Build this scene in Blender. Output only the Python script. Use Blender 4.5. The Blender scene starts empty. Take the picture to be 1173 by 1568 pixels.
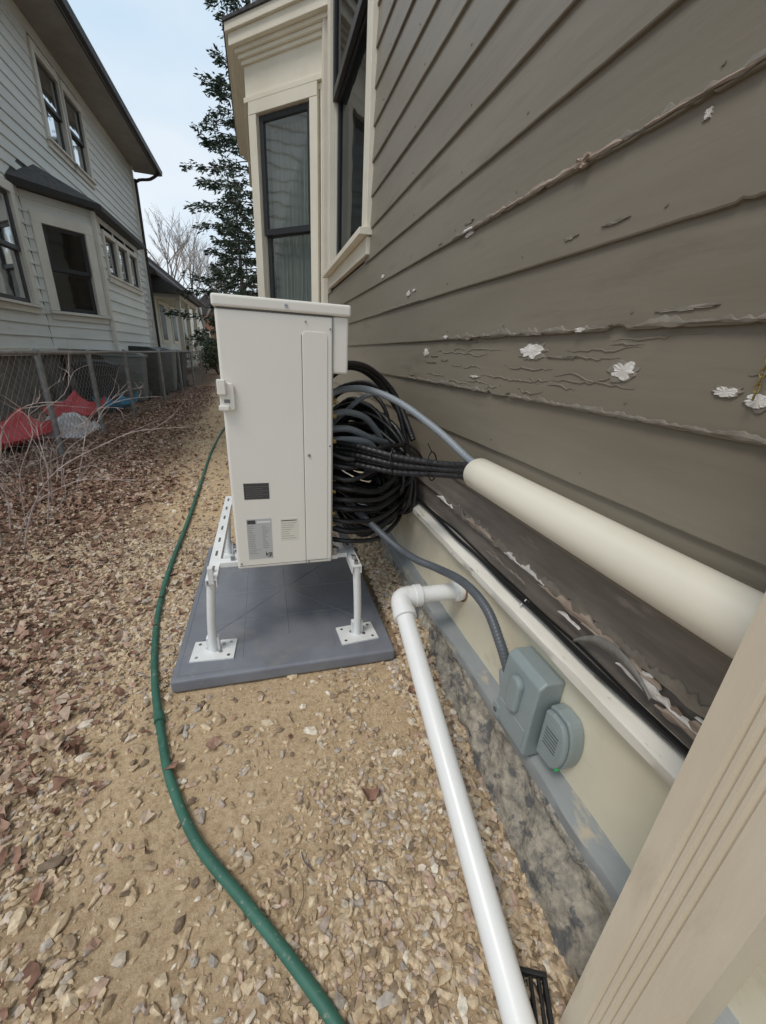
import bpy, bmesh, math, random
import numpy as np
from mathutils import Vector, Matrix, noise
random.seed(7); rng=np.random.default_rng(7)
D=bpy.data; SC=bpy.context.scene
SC.view_settings.view_transform='Standard'; SC.view_settings.look='None'; SC.view_settings.exposure=0

# ------------------------------------------------------------ materials
def nmat(name):
    m=D.materials.new(name); m.use_nodes=True
    nt=m.node_tree; b=nt.nodes['Principled BSDF']; return m,nt,b
def setspec(b,v):
    if 'Specular IOR Level' in b.inputs: b.inputs['Specular IOR Level'].default_value=v
def mat(name,c1,c2=None,rough=.6,scale=8,stretch=(1,1,1),bump=0,bscale=None,bdist=.002,spec=.5,metal=0,c3=None,c3scale=2.0,c3thr=(.55,.65),bstretch=None,detail=6,lo=.35,hi=.65,roughvar=.1):
    m,nt,b=nmat(name); N=nt.nodes; L=nt.links
    c2=c2 or c1
    tc=N.new('ShaderNodeTexCoord'); mp=N.new('ShaderNodeMapping'); mp.inputs['Scale'].default_value=stretch
    L.new(tc.outputs['Object'],mp.inputs[0])
    n=N.new('ShaderNodeTexNoise'); n.inputs['Scale'].default_value=scale; n.inputs['Detail'].default_value=detail; n.inputs['Roughness'].default_value=.6
    L.new(mp.outputs[0],n.inputs[0])
    r=N.new('ShaderNodeValToRGB'); r.color_ramp.elements[0].position=lo; r.color_ramp.elements[1].position=hi
    r.color_ramp.elements[0].color=(*c1,1); r.color_ramp.elements[1].color=(*c2,1)
    L.new(n.outputs['Fac'],r.inputs[0]); col=r.outputs[0]
    if c3:
        n3=N.new('ShaderNodeTexNoise'); n3.inputs['Scale'].default_value=c3scale; n3.inputs['Detail'].default_value=8; n3.inputs['Roughness'].default_value=.65
        L.new(mp.outputs[0],n3.inputs[0])
        mr=N.new('ShaderNodeMapRange'); mr.inputs[1].default_value=c3thr[0]; mr.inputs[2].default_value=c3thr[1]
        L.new(n3.outputs['Fac'],mr.inputs[0])
        mx=N.new('ShaderNodeMixRGB'); mx.inputs[2].default_value=(*c3,1); L.new(mr.outputs[0],mx.inputs[0]); L.new(col,mx.inputs[1]); col=mx.outputs[0]
    L.new(col,b.inputs['Base Color'])
    rr=N.new('ShaderNodeMapRange'); rr.inputs[3].default_value=max(0.02,rough-roughvar); rr.inputs[4].default_value=min(1,rough+roughvar)
    L.new(n.outputs['Fac'],rr.inputs[0]); L.new(rr.outputs[0],b.inputs['Roughness'])
    b.inputs['Metallic'].default_value=metal; setspec(b,spec)
    if bump>0:
        mp2=N.new('ShaderNodeMapping'); mp2.inputs['Scale'].default_value=bstretch or stretch
        L.new(tc.outputs['Object'],mp2.inputs[0])
        n2=N.new('ShaderNodeTexNoise'); n2.inputs['Scale'].default_value=bscale or scale*4; n2.inputs['Detail'].default_value=8
        L.new(mp2.outputs[0],n2.inputs[0])
        bp=N.new('ShaderNodeBump'); bp.inputs['Strength'].default_value=bump; bp.inputs['Distance'].default_value=bdist
        L.new(n2.outputs['Fac'],bp.inputs['Height']); L.new(bp.outputs[0],b.inputs['Normal'])
    return m
def island(name,cols,rough=.8,bump=0,bscale=200,bdist=.001,vscale=60,trans=0):
    m,nt,b=nmat(name); N=nt.nodes; L=nt.links
    g=N.new('ShaderNodeNewGeometry'); r=N.new('ShaderNodeValToRGB'); cr=r.color_ramp
    while len(cr.elements)<len(cols): cr.elements.new(.5)
    for i,(p,c) in enumerate(cols): cr.elements[i].position=p; cr.elements[i].color=(*c,1)
    L.new(g.outputs['Random Per Island'],r.inputs[0])
    tc=N.new('ShaderNodeTexCoord'); n=N.new('ShaderNodeTexNoise'); n.inputs['Scale'].default_value=vscale; n.inputs['Detail'].default_value=4
    L.new(tc.outputs['Object'],n.inputs[0])
    mr=N.new('ShaderNodeMapRange'); mr.inputs[1].default_value=.3; mr.inputs[2].default_value=.7; mr.inputs[3].default_value=.65; mr.inputs[4].default_value=1.15
    L.new(n.outputs['Fac'],mr.inputs[0])
    mx=N.new('ShaderNodeVectorMath'); mx.operation='SCALE'; L.new(r.outputs[0],mx.inputs[0]); L.new(mr.outputs[0],mx.inputs['Scale'])
    L.new(mx.outputs[0],b.inputs['Base Color']); b.inputs['Roughness'].default_value=rough; setspec(b,.3)
    if bump:
        bp=N.new('ShaderNodeBump'); bp.inputs['Strength'].default_value=bump; bp.inputs['Distance'].default_value=bdist
        n2=N.new('ShaderNodeTexNoise'); n2.inputs['Scale'].default_value=bscale; L.new(tc.outputs['Object'],n2.inputs[0])
        L.new(n2.outputs['Fac'],bp.inputs['Height']); L.new(bp.outputs[0],b.inputs['Normal'])
    return m

M_SID=mat('siding_paint',(.205,.178,.138),(.252,.222,.176),rough=.38,scale=3,stretch=(1,.35,2),bump=.34,bscale=30,bstretch=(1,.14,1.3),bdist=.003,c3=(.178,.155,.12),c3scale=6,c3thr=(.56,.72))
M_SKIRT=mat('skirt_paint',(.165,.14,.118),(.245,.21,.18),rough=.6,scale=14,stretch=(1,.3,2),bump=.7,bscale=40,bstretch=(1,.2,1.5),bdist=.003,c3=(.33,.275,.235),c3scale=11,c3thr=(.60,.68))
M_PEELW=mat('peeled_primer',(.58,.54,.50),(.85,.83,.80),rough=.8,scale=70,stretch=(1,.4,1),bump=.6,bscale=160,bdist=.001,c3=(.34,.27,.22),c3scale=60,c3thr=(.62,.68))
M_WOOD=mat('bare_wood',(.26,.195,.15),(.50,.41,.34),rough=.85,scale=60,stretch=(1,.15,1),bump=.6,bscale=160,bdist=.001)
M_PEELD=mat('peeling_paint_edge',(.19,.168,.138),(.28,.25,.21),rough=.5,scale=30,bump=.4,bscale=120,bdist=.001)
M_CREAM=mat('cream_trim_paint',(.80,.75,.62),(.86,.81,.69),rough=.45,scale=3,bump=.15,bscale=60,bstretch=(1,.3,1),bdist=.001,c3=(.74,.69,.56),c3scale=5,c3thr=(.58,.75))
M_BEIGE=mat('beige_board_paint',(.72,.67,.52),(.78,.73,.585),rough=.5,scale=4,bump=.2,bscale=25,bstretch=(1,.3,1),bdist=.002,c3=(.62,.56,.42),c3scale=7,c3thr=(.57,.72))
M_CAP=mat('water_table_paint',(.72,.68,.60),(.84,.81,.74),rough=.55,scale=12,stretch=(1,.3,1),bump=.4,bscale=60,bdist=.002,c3=(.40,.34,.26),c3scale=22,c3thr=(.62,.68))
M_LEDGE=mat('gray_ledge_paint',(.24,.262,.27),(.32,.34,.345),rough=.6,scale=9,stretch=(1,.4,1),bump=.4,bscale=50,bdist=.002,c3=(.45,.39,.30),c3scale=16,c3thr=(.58,.66))
M_STONE=mat('foundation_stone',(.17,.16,.145),(.48,.43,.35),rough=.9,scale=34,bump=1,bscale=80,bdist=.008,c3=(.13,.13,.13),c3scale=18,c3thr=(.52,.60),lo=.3,hi=.66)
M_UNIT=mat('unit_enamel',(.82,.795,.735),(.85,.825,.77),rough=.38,scale=2,bump=.03,bscale=300,bdist=.0005)
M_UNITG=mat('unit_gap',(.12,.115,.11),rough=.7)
M_STEEL=mat('stand_white_coat',(.74,.75,.75),(.82,.83,.82),rough=.35,scale=12,bump=.1,bscale=80,bdist=.0008)
M_BOLT=mat('zinc_bolt',(.32,.32,.33),(.5,.5,.5),rough=.35,metal=.9,scale=60)
M_PAD=mat('pad_gray_plastic',(.175,.185,.215),(.225,.238,.275),rough=.42,scale=6,bump=.2,bscale=260,bdist=.0008,c3=(.30,.285,.26),c3scale=5,c3thr=(.56,.78))
M_PVC=mat('white_pvc',(.82,.82,.81),(.87,.87,.86),rough=.28,scale=9,stretch=(1,.3,1),c3=(.66,.63,.57),c3scale=8,c3thr=(.62,.74))
M_COVER=mat('line_cover_plastic',(.78,.735,.62),(.81,.765,.65),rough=.33,scale=4,bump=.05,bscale=40,bdist=.001,c3=(.72,.67,.55),c3scale=7,c3thr=(.6,.8))
M_BLACK=mat('black_insulation',(.008,.008,.009),(.02,.02,.022),rough=.38,scale=60,bump=.5,bscale=150,bdist=.002,spec=.6)
M_CABLE=mat('black_cable',(.012,.012,.013),rough=.4)
M_COND=mat('gray_conduit',(.22,.25,.28),(.27,.30,.33),rough=.4,scale=10)
M_COND2=mat('dark_gray_conduit',(.085,.095,.11),(.11,.125,.14),rough=.4,scale=10)
M_FLASH=mat('flashing_gray',(.19,.18,.165),(.28,.27,.25),rough=.6,scale=30,bump=.3,bscale=90,bdist=.001)
M_BOX=mat('box_gray_plastic',(.25,.30,.31),(.285,.335,.345),rough=.38,scale=6,bump=.05,bscale=300,bdist=.0005)
M_HOSE=mat('green_hose_rubber',(.030,.115,.082),(.05,.165,.12),rough=.55,scale=14,bump=.2,bscale=120,bdist=.001,c3=(.22,.25,.20),c3scale=60,c3thr=(.58,.66))
M_BRASS=mat('brass',(.35,.26,.09),rough=.4,metal=.7)
M_POST=mat('post_paint',(.66,.575,.445),(.72,.64,.51),rough=.5,scale=5,stretch=(2,2,.4),bump=.35,bscale=30,bstretch=(3,3,.35),bdist=.002,c3=(.59,.51,.40),c3scale=9,c3thr=(.58,.7))
M_LABB=mat('label_dark',(.06,.06,.06),rough=.5); M_LABG=mat('label_gray',(.50,.51,.51),rough=.5)
M_LABD=mat('label_print',(.22,.22,.22),rough=.5)
M_LABW=mat('label_cream',(.76,.74,.66),rough=.5); M_LABW2=mat('label_white',(.8,.8,.79),rough=.5)
M_NSID=mat('neighbor_siding_paint',(.60,.63,.60),(.70,.72,.69),rough=.6,scale=1.5,stretch=(1,.4,2),bump=.3,bscale=12,bstretch=(1,.3,1),bdist=.004,c3=(.54,.565,.54),c3scale=2.5,c3thr=(.55,.75))
M_NTRIM=mat('neighbor_trim_paint',(.60,.58,.52),(.68,.665,.60),rough=.6,scale=3)
M_SOFF=mat('soffit_paint',(.26,.245,.23),(.33,.315,.30),rough=.7,scale=3)
M_GUT=mat('dark_gutter',(.018,.017,.017),rough=.45)
M_SHING=mat('roof_shingles',(.045,.044,.046),(.10,.095,.095),rough=.9,scale=14,bump=.6,bscale=30,bdist=.01)
M_FOUND2=mat('neighbor_foundation',(.14,.13,.12),(.25,.235,.21),rough=.9,scale=6,bump=.5,bscale=15,bdist=.01)
M_SASHD=mat('dark_sash_paint',(.03,.033,.037),rough=.4)
M_SASHB=mat('black_sash_paint',(.03,.032,.035),rough=.4)
M_CURT=mat('curtain_cloth',(.26,.29,.27),(.42,.45,.43),rough=.9,scale=8,stretch=(6,6,.2))
M_CURTD=mat('dark_curtain_cloth',(.05,.055,.055),(.12,.125,.125),rough=.9,scale=8,stretch=(6,6,.2))
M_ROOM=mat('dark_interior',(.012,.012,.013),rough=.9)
M_RUST=mat('fence_wire',(.20,.185,.175),(.32,.30,.285),rough=.6,scale=20,metal=.2)
M_FPOST=mat('galvanised_post',(.24,.25,.25),(.36,.37,.37),rough=.5,scale=20,metal=.3)
M_BIN=mat('bin_black_plastic',(.025,.028,.029),(.045,.05,.048),rough=.5,scale=8)
M_BIN2=mat('bin_gray_plastic',(.16,.19,.18),(.22,.245,.24),rough=.5,scale=8)
M_RED=mat('red_plastic',(.45,.035,.045),(.55,.06,.07),rough=.45,scale=6)
M_BLUE=mat('blue_plastic',(.03,.25,.40),rough=.4); M_TARP=mat('pale_tarp',(.55,.55,.56),(.72,.72,.74),rough=.5,scale=12,bump=.6,bscale=16,bdist=.02)
M_BARK=mat('bark',(.09,.07,.055),(.17,.135,.12),rough=.9,scale=12,stretch=(1,1,.3),bump=.6,bscale=30,bdist=.01)
M_TWIG=mat('pale_twig_bark',(.27,.19,.17),(.58,.50,.47),rough=.7,scale=14)
M_BTREE=mat('gray_bark',(.22,.19,.17),(.34,.31,.28),rough=.9,scale=10)
M_NEED=island('spruce_needles',[(0,(.025,.045,.030)),(.5,(.05,.08,.048)),(1,(.09,.125,.075))],rough=.6,vscale=3)
M_SHRUB=island('shrub_leaves',[(0,(.02,.04,.016)),(.6,(.05,.085,.03)),(1,(.10,.13,.06))],rough=.6,vscale=3)
M_BRICK=mat('brown_brick',(.26,.13,.09),(.34,.18,.125),rough=.9,scale=8)
M_DRAIN=mat('drain_plastic',(.018,.018,.019),rough=.6)
M_STONES=island('gravel_stones',[(0,(.22,.165,.12)),(.16,(.46,.345,.225)),(.42,(.64,.495,.33)),(.68,(.72,.585,.41)),(.80,(.48,.43,.38)),(.9,(.55,.385,.29)),(1,(.86,.79,.66))],rough=.85,bump=.4,bscale=250,bdist=.001,vscale=90)
M_LEAF=island('dry_leaves',[(0,(.14,.075,.05)),(.2,(.26,.14,.10)),(.45,(.39,.235,.17)),(.7,(.50,.335,.25)),(.88,(.58,.44,.34)),(1,(.70,.60,.49))],rough=.75,bump=.3,bscale=120,vscale=50)

def glassmat(name,refl,tint,k=.55):
    m,nt,b=nmat(name); N=nt.nodes; L=nt.links; out=N['Material Output']
    t=N.new('ShaderNodeBsdfTransparent'); t.inputs[0].default_value=(*tint,1)
    g=N.new('ShaderNodeBsdfGlossy'); g.inputs['Roughness'].default_value=.04; g.inputs[0].default_value=(.85,.88,.9,1)
    f=N.new('ShaderNodeFresnel'); f.inputs[0].default_value=1.45
    a=N.new('ShaderNodeMath'); a.operation='MULTIPLY_ADD'; a.inputs[1].default_value=k; a.inputs[2].default_value=refl; a.use_clamp=True
    tc=N.new('ShaderNodeTexCoord'); n=N.new('ShaderNodeTexNoise'); n.inputs['Scale'].default_value=2.5; L.new(tc.outputs['Object'],n.inputs[0])
    bp=N.new('ShaderNodeBump'); bp.inputs['Strength'].default_value=.15; bp.inputs['Distance'].default_value=.02; L.new(n.outputs['Fac'],bp.inputs['Height']); L.new(bp.outputs[0],g.inputs['Normal'])
    mx=N.new('ShaderNodeMixShader'); L.new(f.outputs[0],a.inputs[0]); L.new(a.outputs[0],mx.inputs[0]); L.new(t.outputs[0],mx.inputs[1]); L.new(g.outputs[0],mx.inputs[2]); L.new(mx.outputs[0],out.inputs[0])
    N.remove(b); return m
M_GLASS=glassmat('window_glass',.06,(.6,.62,.62),.8)
M_GLASSD=glassmat('screened_glass',.01,(.45,.46,.46),.18)

# ------------------------------------------------------------ mesh builder
def catmull(pts,step=.01,closed=False):
    P=[Vector(p) for p in pts]; n=len(P); out=[]
    segs=n if closed else n-1
    for i in range(segs):
        if closed: a,b,c,d=P[(i-1)%n],P[i],P[(i+1)%n],P[(i+2)%n]
        else: a=P[max(i-1,0)];b=P[i];c=P[i+1];d=P[min(i+2,n-1)]
        k=max(2,int((c-b).length/step))
        for j in range(k):
            t=j/k; out.append(.5*((2*b)+(c-a)*t+(2*a-5*b+4*c-d)*t*t+(3*b-a-3*c+d)*t**3))
    if not closed: out.append(P[-1])
    return out
class MB:
    def __init__(s): s.v=[];s.f=[];s.m=[];s.mats=[]
    def mi(s,m):
        if m not in s.mats: s.mats.append(m)
        return s.mats.index(m)
    def add(s,vs,fs,m,M=None):
        o=len(s.v); k=s.mi(m)
        s.v+= [tuple(M@Vector(q)) for q in vs] if M is not None else [tuple(q) for q in vs]
        for f in fs: s.f.append([i+o for i in f]); s.m.append(k)
    def box(s,x0,x1,y0,y1,z0,z1,m,M=None):
        s.add([(x0,y0,z0),(x1,y0,z0),(x1,y1,z0),(x0,y1,z0),(x0,y0,z1),(x1,y0,z1),(x1,y1,z1),(x0,y1,z1)],
              [(3,2,1,0),(4,5,6,7),(0,1,5,4),(1,2,6,5),(2,3,7,6),(3,0,4,7)],m,M)
    def prism(s,prof,axis,a,b,m,M=None):
        def P(q,t): return {'x':(t,q[0],q[1]),'y':(q[0],t,q[1]),'z':(q[0],q[1],t)}[axis]
        n=len(prof); vs=[P(q,a) for q in prof]+[P(q,b) for q in prof]
        fs=[list(range(n))[::-1],list(range(n,2*n))]+[(i,(i+1)%n,n+(i+1)%n,n+i) for i in range(n)]
        s.add(vs,fs,m,M)
    def tube(s,pts,r,m,n=10,closed=False,rib=0,pitch=.01,caps=True,M=None,rf=None,flat=1,up=None):
        P=[Vector(p) for p in pts]; N=len(P)
        T=[]
        for i in range(N):
            a=P[(i-1)%N] if (closed or i>0) else P[i]; b=P[(i+1)%N] if (closed or i<N-1) else P[i]
            T.append((b-a).normalized())
        u=T[0].orthogonal().normalized() if up is None else (Vector(up)-T[0]*Vector(up).dot(T[0])).normalized()
        vs=[];acc=0
        for i in range(N):
            if i: acc+=(P[i]-P[i-1]).length
            u=(u-T[i]*u.dot(T[i])).normalized(); w=T[i].cross(u)
            rr=r if rf is None else rf(i/(N-1))
            if rib: rr=rr*(1+rib*math.sin(2*math.pi*acc/pitch))
            for k in range(n):
                t=2*math.pi*k/n; vs.append(P[i]+u*(rr*math.cos(t)*flat)+w*(rr*math.sin(t)))
        fs=[]
        for i in range(N if closed else N-1):
            j=(i+1)%N
            for k in range(n): fs.append((i*n+k,i*n+(k+1)%n,j*n+(k+1)%n,j*n+k))
        if not closed and caps: fs.append(list(range(n))[::-1]); fs.append([(N-1)*n+k for k in range(n)])
        s.add(vs,fs,m,M)
    def cyl(s,a,b,r,m,n=20,r2=None,M=None):
        s.tube([a,b],r,m,n=n,rf=(lambda t:r+(r2-r)*t) if r2 is not None else None,M=M)
    def build(s,name,parent=None,smooth=False,bevel=0,seg=2,recalc=True,angle=40):
        me=D.meshes.new(name); me.from_pydata(s.v,[],s.f); 
        for q in s.mats: me.materials.append(q)
        me.polygons.foreach_set('material_index',s.m)
        if recalc:
            bm=bmesh.new(); bm.from_mesh(me); bmesh.ops.recalc_face_normals(bm,faces=bm.faces); bm.to_mesh(me); bm.free()
        me.polygons.foreach_set('use_smooth',[bool(smooth)]*len(me.polygons))
        if smooth:
            try: me.set_sharp_from_angle(angle=math.radians(angle))
            except Exception: pass
        me.update()
        o=D.objects.new(name,me); SC.collection.objects.link(o)
        if parent: o.parent=parent
        if bevel:
            b=o.modifiers.new('bevel','BEVEL'); b.width=bevel; b.segments=seg; b.limit_method='ANGLE'; b.angle_limit=math.radians(35); b.harden_normals=False
        return o
def empty(name,loc=(0,0,0)):
    o=D.objects.new(name,None); SC.collection.objects.link(o); o.empty_display_size=.2; return o
def frame(o,u,n):
    u=Vector(u).normalized(); n=Vector(n).normalized()
    return Matrix(((u.x,n.x,0,o[0]),(u.y,n.y,0,o[1]),(u.z,n.z,1,o[2]),(0,0,0,1)))
def nz(x,y=0,z=0): return noise.noise(Vector((x,y,z)))
def fromnp(name,V,F,m,smooth=False,parent=None):
    me=D.meshes.new(name); nv=len(V); nf=len(F); k=F.shape[1]
    me.vertices.add(nv); me.vertices.foreach_set('co',V.astype(np.float32).ravel())
    me.loops.add(nf*k); me.loops.foreach_set('vertex_index',F.astype(np.int32).ravel())
    me.polygons.add(nf); me.polygons.foreach_set('loop_start',np.arange(0,nf*k,k,dtype=np.int32))
    try: me.polygons.foreach_set('loop_total',np.full(nf,k,dtype=np.int32))
    except Exception: pass
    me.materials.append(m); me.update(calc_edges=True); me.validate()
    me.polygons.foreach_set('use_smooth',[bool(smooth)]*len(me.polygons))
    o=D.objects.new(name,me); SC.collection.objects.link(o)
    if parent: o.parent=parent
    return o

def laps(mb,M,u0,u1,z0,z1,e,m,openings=(),proud=.014,step=1.0,wob=0,fine=None,chips={}):
    k=0; z=z0
    while z<z1-1e-4:
        top=min(z+e,z1)
        ivs=[(u0,u1)]
        for (a,b,c,d) in openings:
            if top>c+.02 and z<d-.02:
                nv=[]
                for (p,q) in ivs:
                    if b<=p or a>=q: nv.append((p,q)); continue
                    if a>p: nv.append((p,a))
                    if b<q: nv.append((b,q))
                ivs=nv
        for (p,q) in ivs:
            us=[p]; 
            while us[-1]<q-1e-6:
                st=step
                if fine and fine[0]<=us[-1]<fine[1]: st=fine[2]
                us.append(min(q,us[-1]+st))
            vs=[];n=len(us)
            for uu in us:
                dz=wob*nz(uu*4,k*3.1)+wob*.5*nz(uu*23,k*7.7); dw=wob*.8*nz(uu*2.2,k*5.3,9)
                ch=0
                if k in chips and chips[k][0]<uu<chips[k][1]: ch=max(0,nz(uu*19,k)*1.3+nz(uu*60,k)*.7-.12)*.016
                vs+=[(uu,-proud-.004,z+dz+ch),(uu,-.0015+dw,z+dz+ch),(uu,dw,z+.003+dz+ch),(uu,-proud*.5+dw*.8,(z+top)/2),(uu,-proud+dw*.3,top+.012)]
            fs=[]
            for i in range(n-1):
                for j in range(4): a=i*5+j; fs.append((a,a+5,a+6,a+1))
            mb.add(vs,fs,m,M)
        z=top;k+=1

def window(par,M,u0,u1,z0,z1,cas=.11,proud=.03,mt=None,ms=None,rec=.05,sash=.05,mid=None,curtain=True,sill=True,sill_out=.05,double=True,cur_m=None,gl=None):
    t=MB()
    t.box(u0-cas,u0,-.02,proud,z0-.001,z1,mt,M); t.box(u1,u1+cas,-.02,proud,z0-.001,z1,mt,M)
    t.box(u0-cas,u1+cas,-.02,proud+.003,z1,z1+cas*1.1,mt,M)
    if sill: t.prism([(-.02,z0-.045),(proud+sill_out,z0-.05),(proud+sill_out,z0-.015),(-.02,z0)],'x',u0-cas-.02,u1+cas+.02,mt,M)
    t.box(u0-cas,u1+cas,-.02,proud-.004,z0-.14,z0-.05,mt,M)
    t.box(u0,u0+.006,-rec-.06,-.02,z0,z1,mt,M); t.box(u1-.006,u1,-rec-.06,-.02,z0,z1,mt,M); t.box(u0,u1,-rec-.06,-.02,z1-.006,z1-.0005,mt,M)
    t.build('casing',par,bevel=.003)
    s=MB(); g=MB(); mid=mid or (z0+z1)/2; a=u0+.007;b=u1-.007
    def sa(za,zb,w):
        s.box(a,a+sash,w-.035,w,za,zb,ms,M); s.box(b-sash,b,w-.035,w,za,zb,ms,M)
        s.box(a+sash,b-sash,w-.035,w-.001,zb-sash,zb,ms,M); s.box(a+sash,b-sash,w-.035,w-.001,za,za+sash*1.2,ms,M)
        g.add([(a+sash,w-.018,za+sash),(b-sash,w-.018,za+sash),(b-sash,w-.018,zb-sash),(a+sash,w-.018,zb-sash)],[(0,1,2,3)],gl or M_GLASS,M)
    if double: sa(mid-.02,z1-.007,-rec+.03); sa(z0+.002,mid+.02,-rec-.008)
    else: sa(z0+.002,z1-.007,-rec+.02)
    s.build('sash',par,bevel=.003); g.build('glass',par,recalc=False)
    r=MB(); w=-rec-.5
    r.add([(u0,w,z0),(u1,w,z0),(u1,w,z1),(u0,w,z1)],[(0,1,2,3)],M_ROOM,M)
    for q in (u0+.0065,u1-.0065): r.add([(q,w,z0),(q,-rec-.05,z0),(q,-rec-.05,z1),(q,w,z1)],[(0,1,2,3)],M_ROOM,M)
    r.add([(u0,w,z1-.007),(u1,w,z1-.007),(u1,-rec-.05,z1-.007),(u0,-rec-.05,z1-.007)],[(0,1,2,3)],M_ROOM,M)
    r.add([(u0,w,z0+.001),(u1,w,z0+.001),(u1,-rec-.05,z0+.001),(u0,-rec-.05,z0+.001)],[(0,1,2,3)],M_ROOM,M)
    r.build('interior',par,recalc=False)
    if curtain:
        c=MB(); n=80; vs=[]
        for i in range(n+1):
            uu=a+.02+(b-a-.04)*i/n; ww=-rec-.1+.014*math.sin(i*.9)+.01*nz(i*.4,z0)
            vs+=[(uu,ww,z0+.05),(uu,ww+.006*nz(i*.7),z1-.05)]
        c.add(vs,[(2*i,2*i+2,2*i+3,2*i+1) for i in range(n)],cur_m or M_CURT,M); c.build('curtain',par,smooth=True,recalc=False)

# ------------------------------------------------------------ camera
cam=D.cameras.new('camera'); co=D.objects.new('camera',cam); SC.collection.objects.link(co)
cam.sensor_fit='VERTICAL'; cam.sensor_height=24; cam.sensor_width=18; cam.lens=24*600/1568; cam.clip_start=.02; cam.clip_end=2000
R=Vector((.9599,-.2763,.0528)); U=Vector((.0542,.3659,.9292)); B=R.cross(U).normalized(); R.normalize(); U=B.cross(R).normalized()
co.matrix_world=Matrix(((R.x,U.x,B.x,0),(R.y,U.y,B.y,0),(R.z,U.z,B.z,1.1),(0,0,0,1)))
SC.camera=co

# ------------------------------------------------------------ ground
def edge_x(y):
    xs=[(.0,-.66),(.72,-.60),(1.04,-.58),(1.57,-.60),(2.4,-.70),(3.6,-.82),(6.6,-1.02),(11.9,-1.2),(30,-1.6)]
    for i in range(len(xs)-1):
        if y<=xs[i+1][0]:
            t=(y-xs[i][0])/(xs[i+1][0]-xs[i][0]); return xs[i][1]+(xs[i+1][1]-xs[i][1])*max(0,t)
    return xs[-1][1]
def ss(a,b,x):
    t=min(1,max(0,(x-a)/(b-a))); return t*t*(3-2*t)
def gz(x,y):
    if not (-4<x<1.2 and -1<y<9): return 0
    z=.10*ss(.36,.60,x)*ss(.55,1.7,y)*ss(9,4,y)
    f=ss(-4,-3,x)*ss(9,7,y)*ss(-1,-.5,y)
    z+=f*(.010*nz(x*2.1,y*2.1,3)+.006*nz(x*7,y*7,5)+.003*nz(x*21,y*21,1))
    if -.38<x<.47 and 1.1<y<2.25: z=min(z,.0)-.004
    return z
xs=list(np.arange(-1.6,.75,.02)); xs=[-400,-150,-60,-30,-16,-10,-7,-5,-4,-3.5,-3,-2.7,-2.4,-2.1,-1.85,-1.7]+xs+[.8,1.0,1.3,3,8,20,60,150,400]
ys=list(np.arange(0,3.6,.02))+list(np.arange(3.6,9,.12)); ys=[-400,-100,-30,-10,-4,-2,-1,-.5,-.25]+ys+[9.2,10,11,12,14,17,20,26,35,50,80,150,400]
nx=len(xs);ny=len(ys)
V=np.array([(x,y,gz(x,y)) for y in ys for x in xs]); I,J=np.meshgrid(np.arange(nx-1),np.arange(ny-1)); a=(J*nx+I).ravel()
m,nt,b=nmat('sandy_ground'); N=nt.nodes;L=nt.links
tc=N.new('ShaderNodeTexCoord')
def tn(sc,det=6,rg=.6):
    n=N.new('ShaderNodeTexNoise'); n.inputs['Scale'].default_value=sc; n.inputs['Detail'].default_value=det; n.inputs['Roughness'].default_value=rg; L.new(tc.outputs['Object'],n.inputs[0]); return n
def ramp(inp,els):
    r=N.new('ShaderNodeValToRGB'); cr=r.color_ramp
    while len(cr.elements)<len(els): cr.elements.new(.5)
    for i,(p,c) in enumerate(els): cr.elements[i].position=p; cr.elements[i].color=(*c,1)
    L.new(inp,r.inputs[0]); return r
sand=ramp(tn(60,10,.75).outputs['Fac'],[(.3,(.40,.275,.165)),(.5,(.66,.49,.31)),(.7,(.80,.64,.44))])
soil=ramp(tn(30,8,.7).outputs['Fac'],[(.3,(.15,.10,.07)),(.7,(.34,.235,.165))])
sx=N.new('ShaderNodeSeparateXYZ'); L.new(tc.outputs['Object'],sx.inputs[0])
ma=N.new('ShaderNodeMath'); ma.operation='MULTIPLY_ADD'; ma.inputs[1].default_value=.06; L.new(sx.outputs['Y'],ma.inputs[0]); L.new(sx.outputs['X'],ma.inputs[2])
mn=N.new('ShaderNodeMath'); mn.operation='MULTIPLY_ADD'; mn.inputs[1].default_value=.7; L.new(tn(3,5).outputs['Fac'],mn.inputs[0]); L.new(ma.outputs[0],mn.inputs[2])
mr=N.new('ShaderNodeMapRange'); mr.inputs[1].default_value=-.08; mr.inputs[2].default_value=-.50; L.new(mn.outputs[0],mr.inputs[0])
mx=N.new('ShaderNodeMixRGB'); L.new(mr.outputs[0],mx.inputs[0]); L.new(sand.outputs[0],mx.inputs[1]); L.new(soil.outputs[0],mx.inputs[2])
md=N.new('ShaderNodeMath'); md.operation='MULTIPLY_ADD'; md.inputs[1].default_value=.25; L.new(tn(6,5).outputs['Fac'],md.inputs[0]); L.new(sx.outputs['X'],md.inputs[2])
mr2=N.new('ShaderNodeMapRange'); mr2.inputs[1].default_value=.52; mr2.inputs[2].default_value=.66; L.new(md.outputs[0],mr2.inputs[0])
mx2=N.new('ShaderNodeMixRGB'); mx2.inputs[2].default_value=(.27,.165,.10,1); L.new(mr2.outputs[0],mx2.inputs[0]); L.new(mx.outputs[0],mx2.inputs[1])
L.new(mx2.outputs[0],b.inputs['Base Color']); b.inputs['Roughness'].default_value=.95; setspec(b,.2)
bp=N.new('ShaderNodeBump'); bp.inputs['Strength'].default_value=1; bp.inputs['Distance'].default_value=.008; L.new(tn(140,8,.75).outputs['Fac'],bp.inputs['Height']); L.new(bp.outputs[0],b.inputs['Normal'])
fromnp('ground',V,np.stack([a,a+1,a+1+nx,a+nx],1),m,smooth=True)

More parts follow.
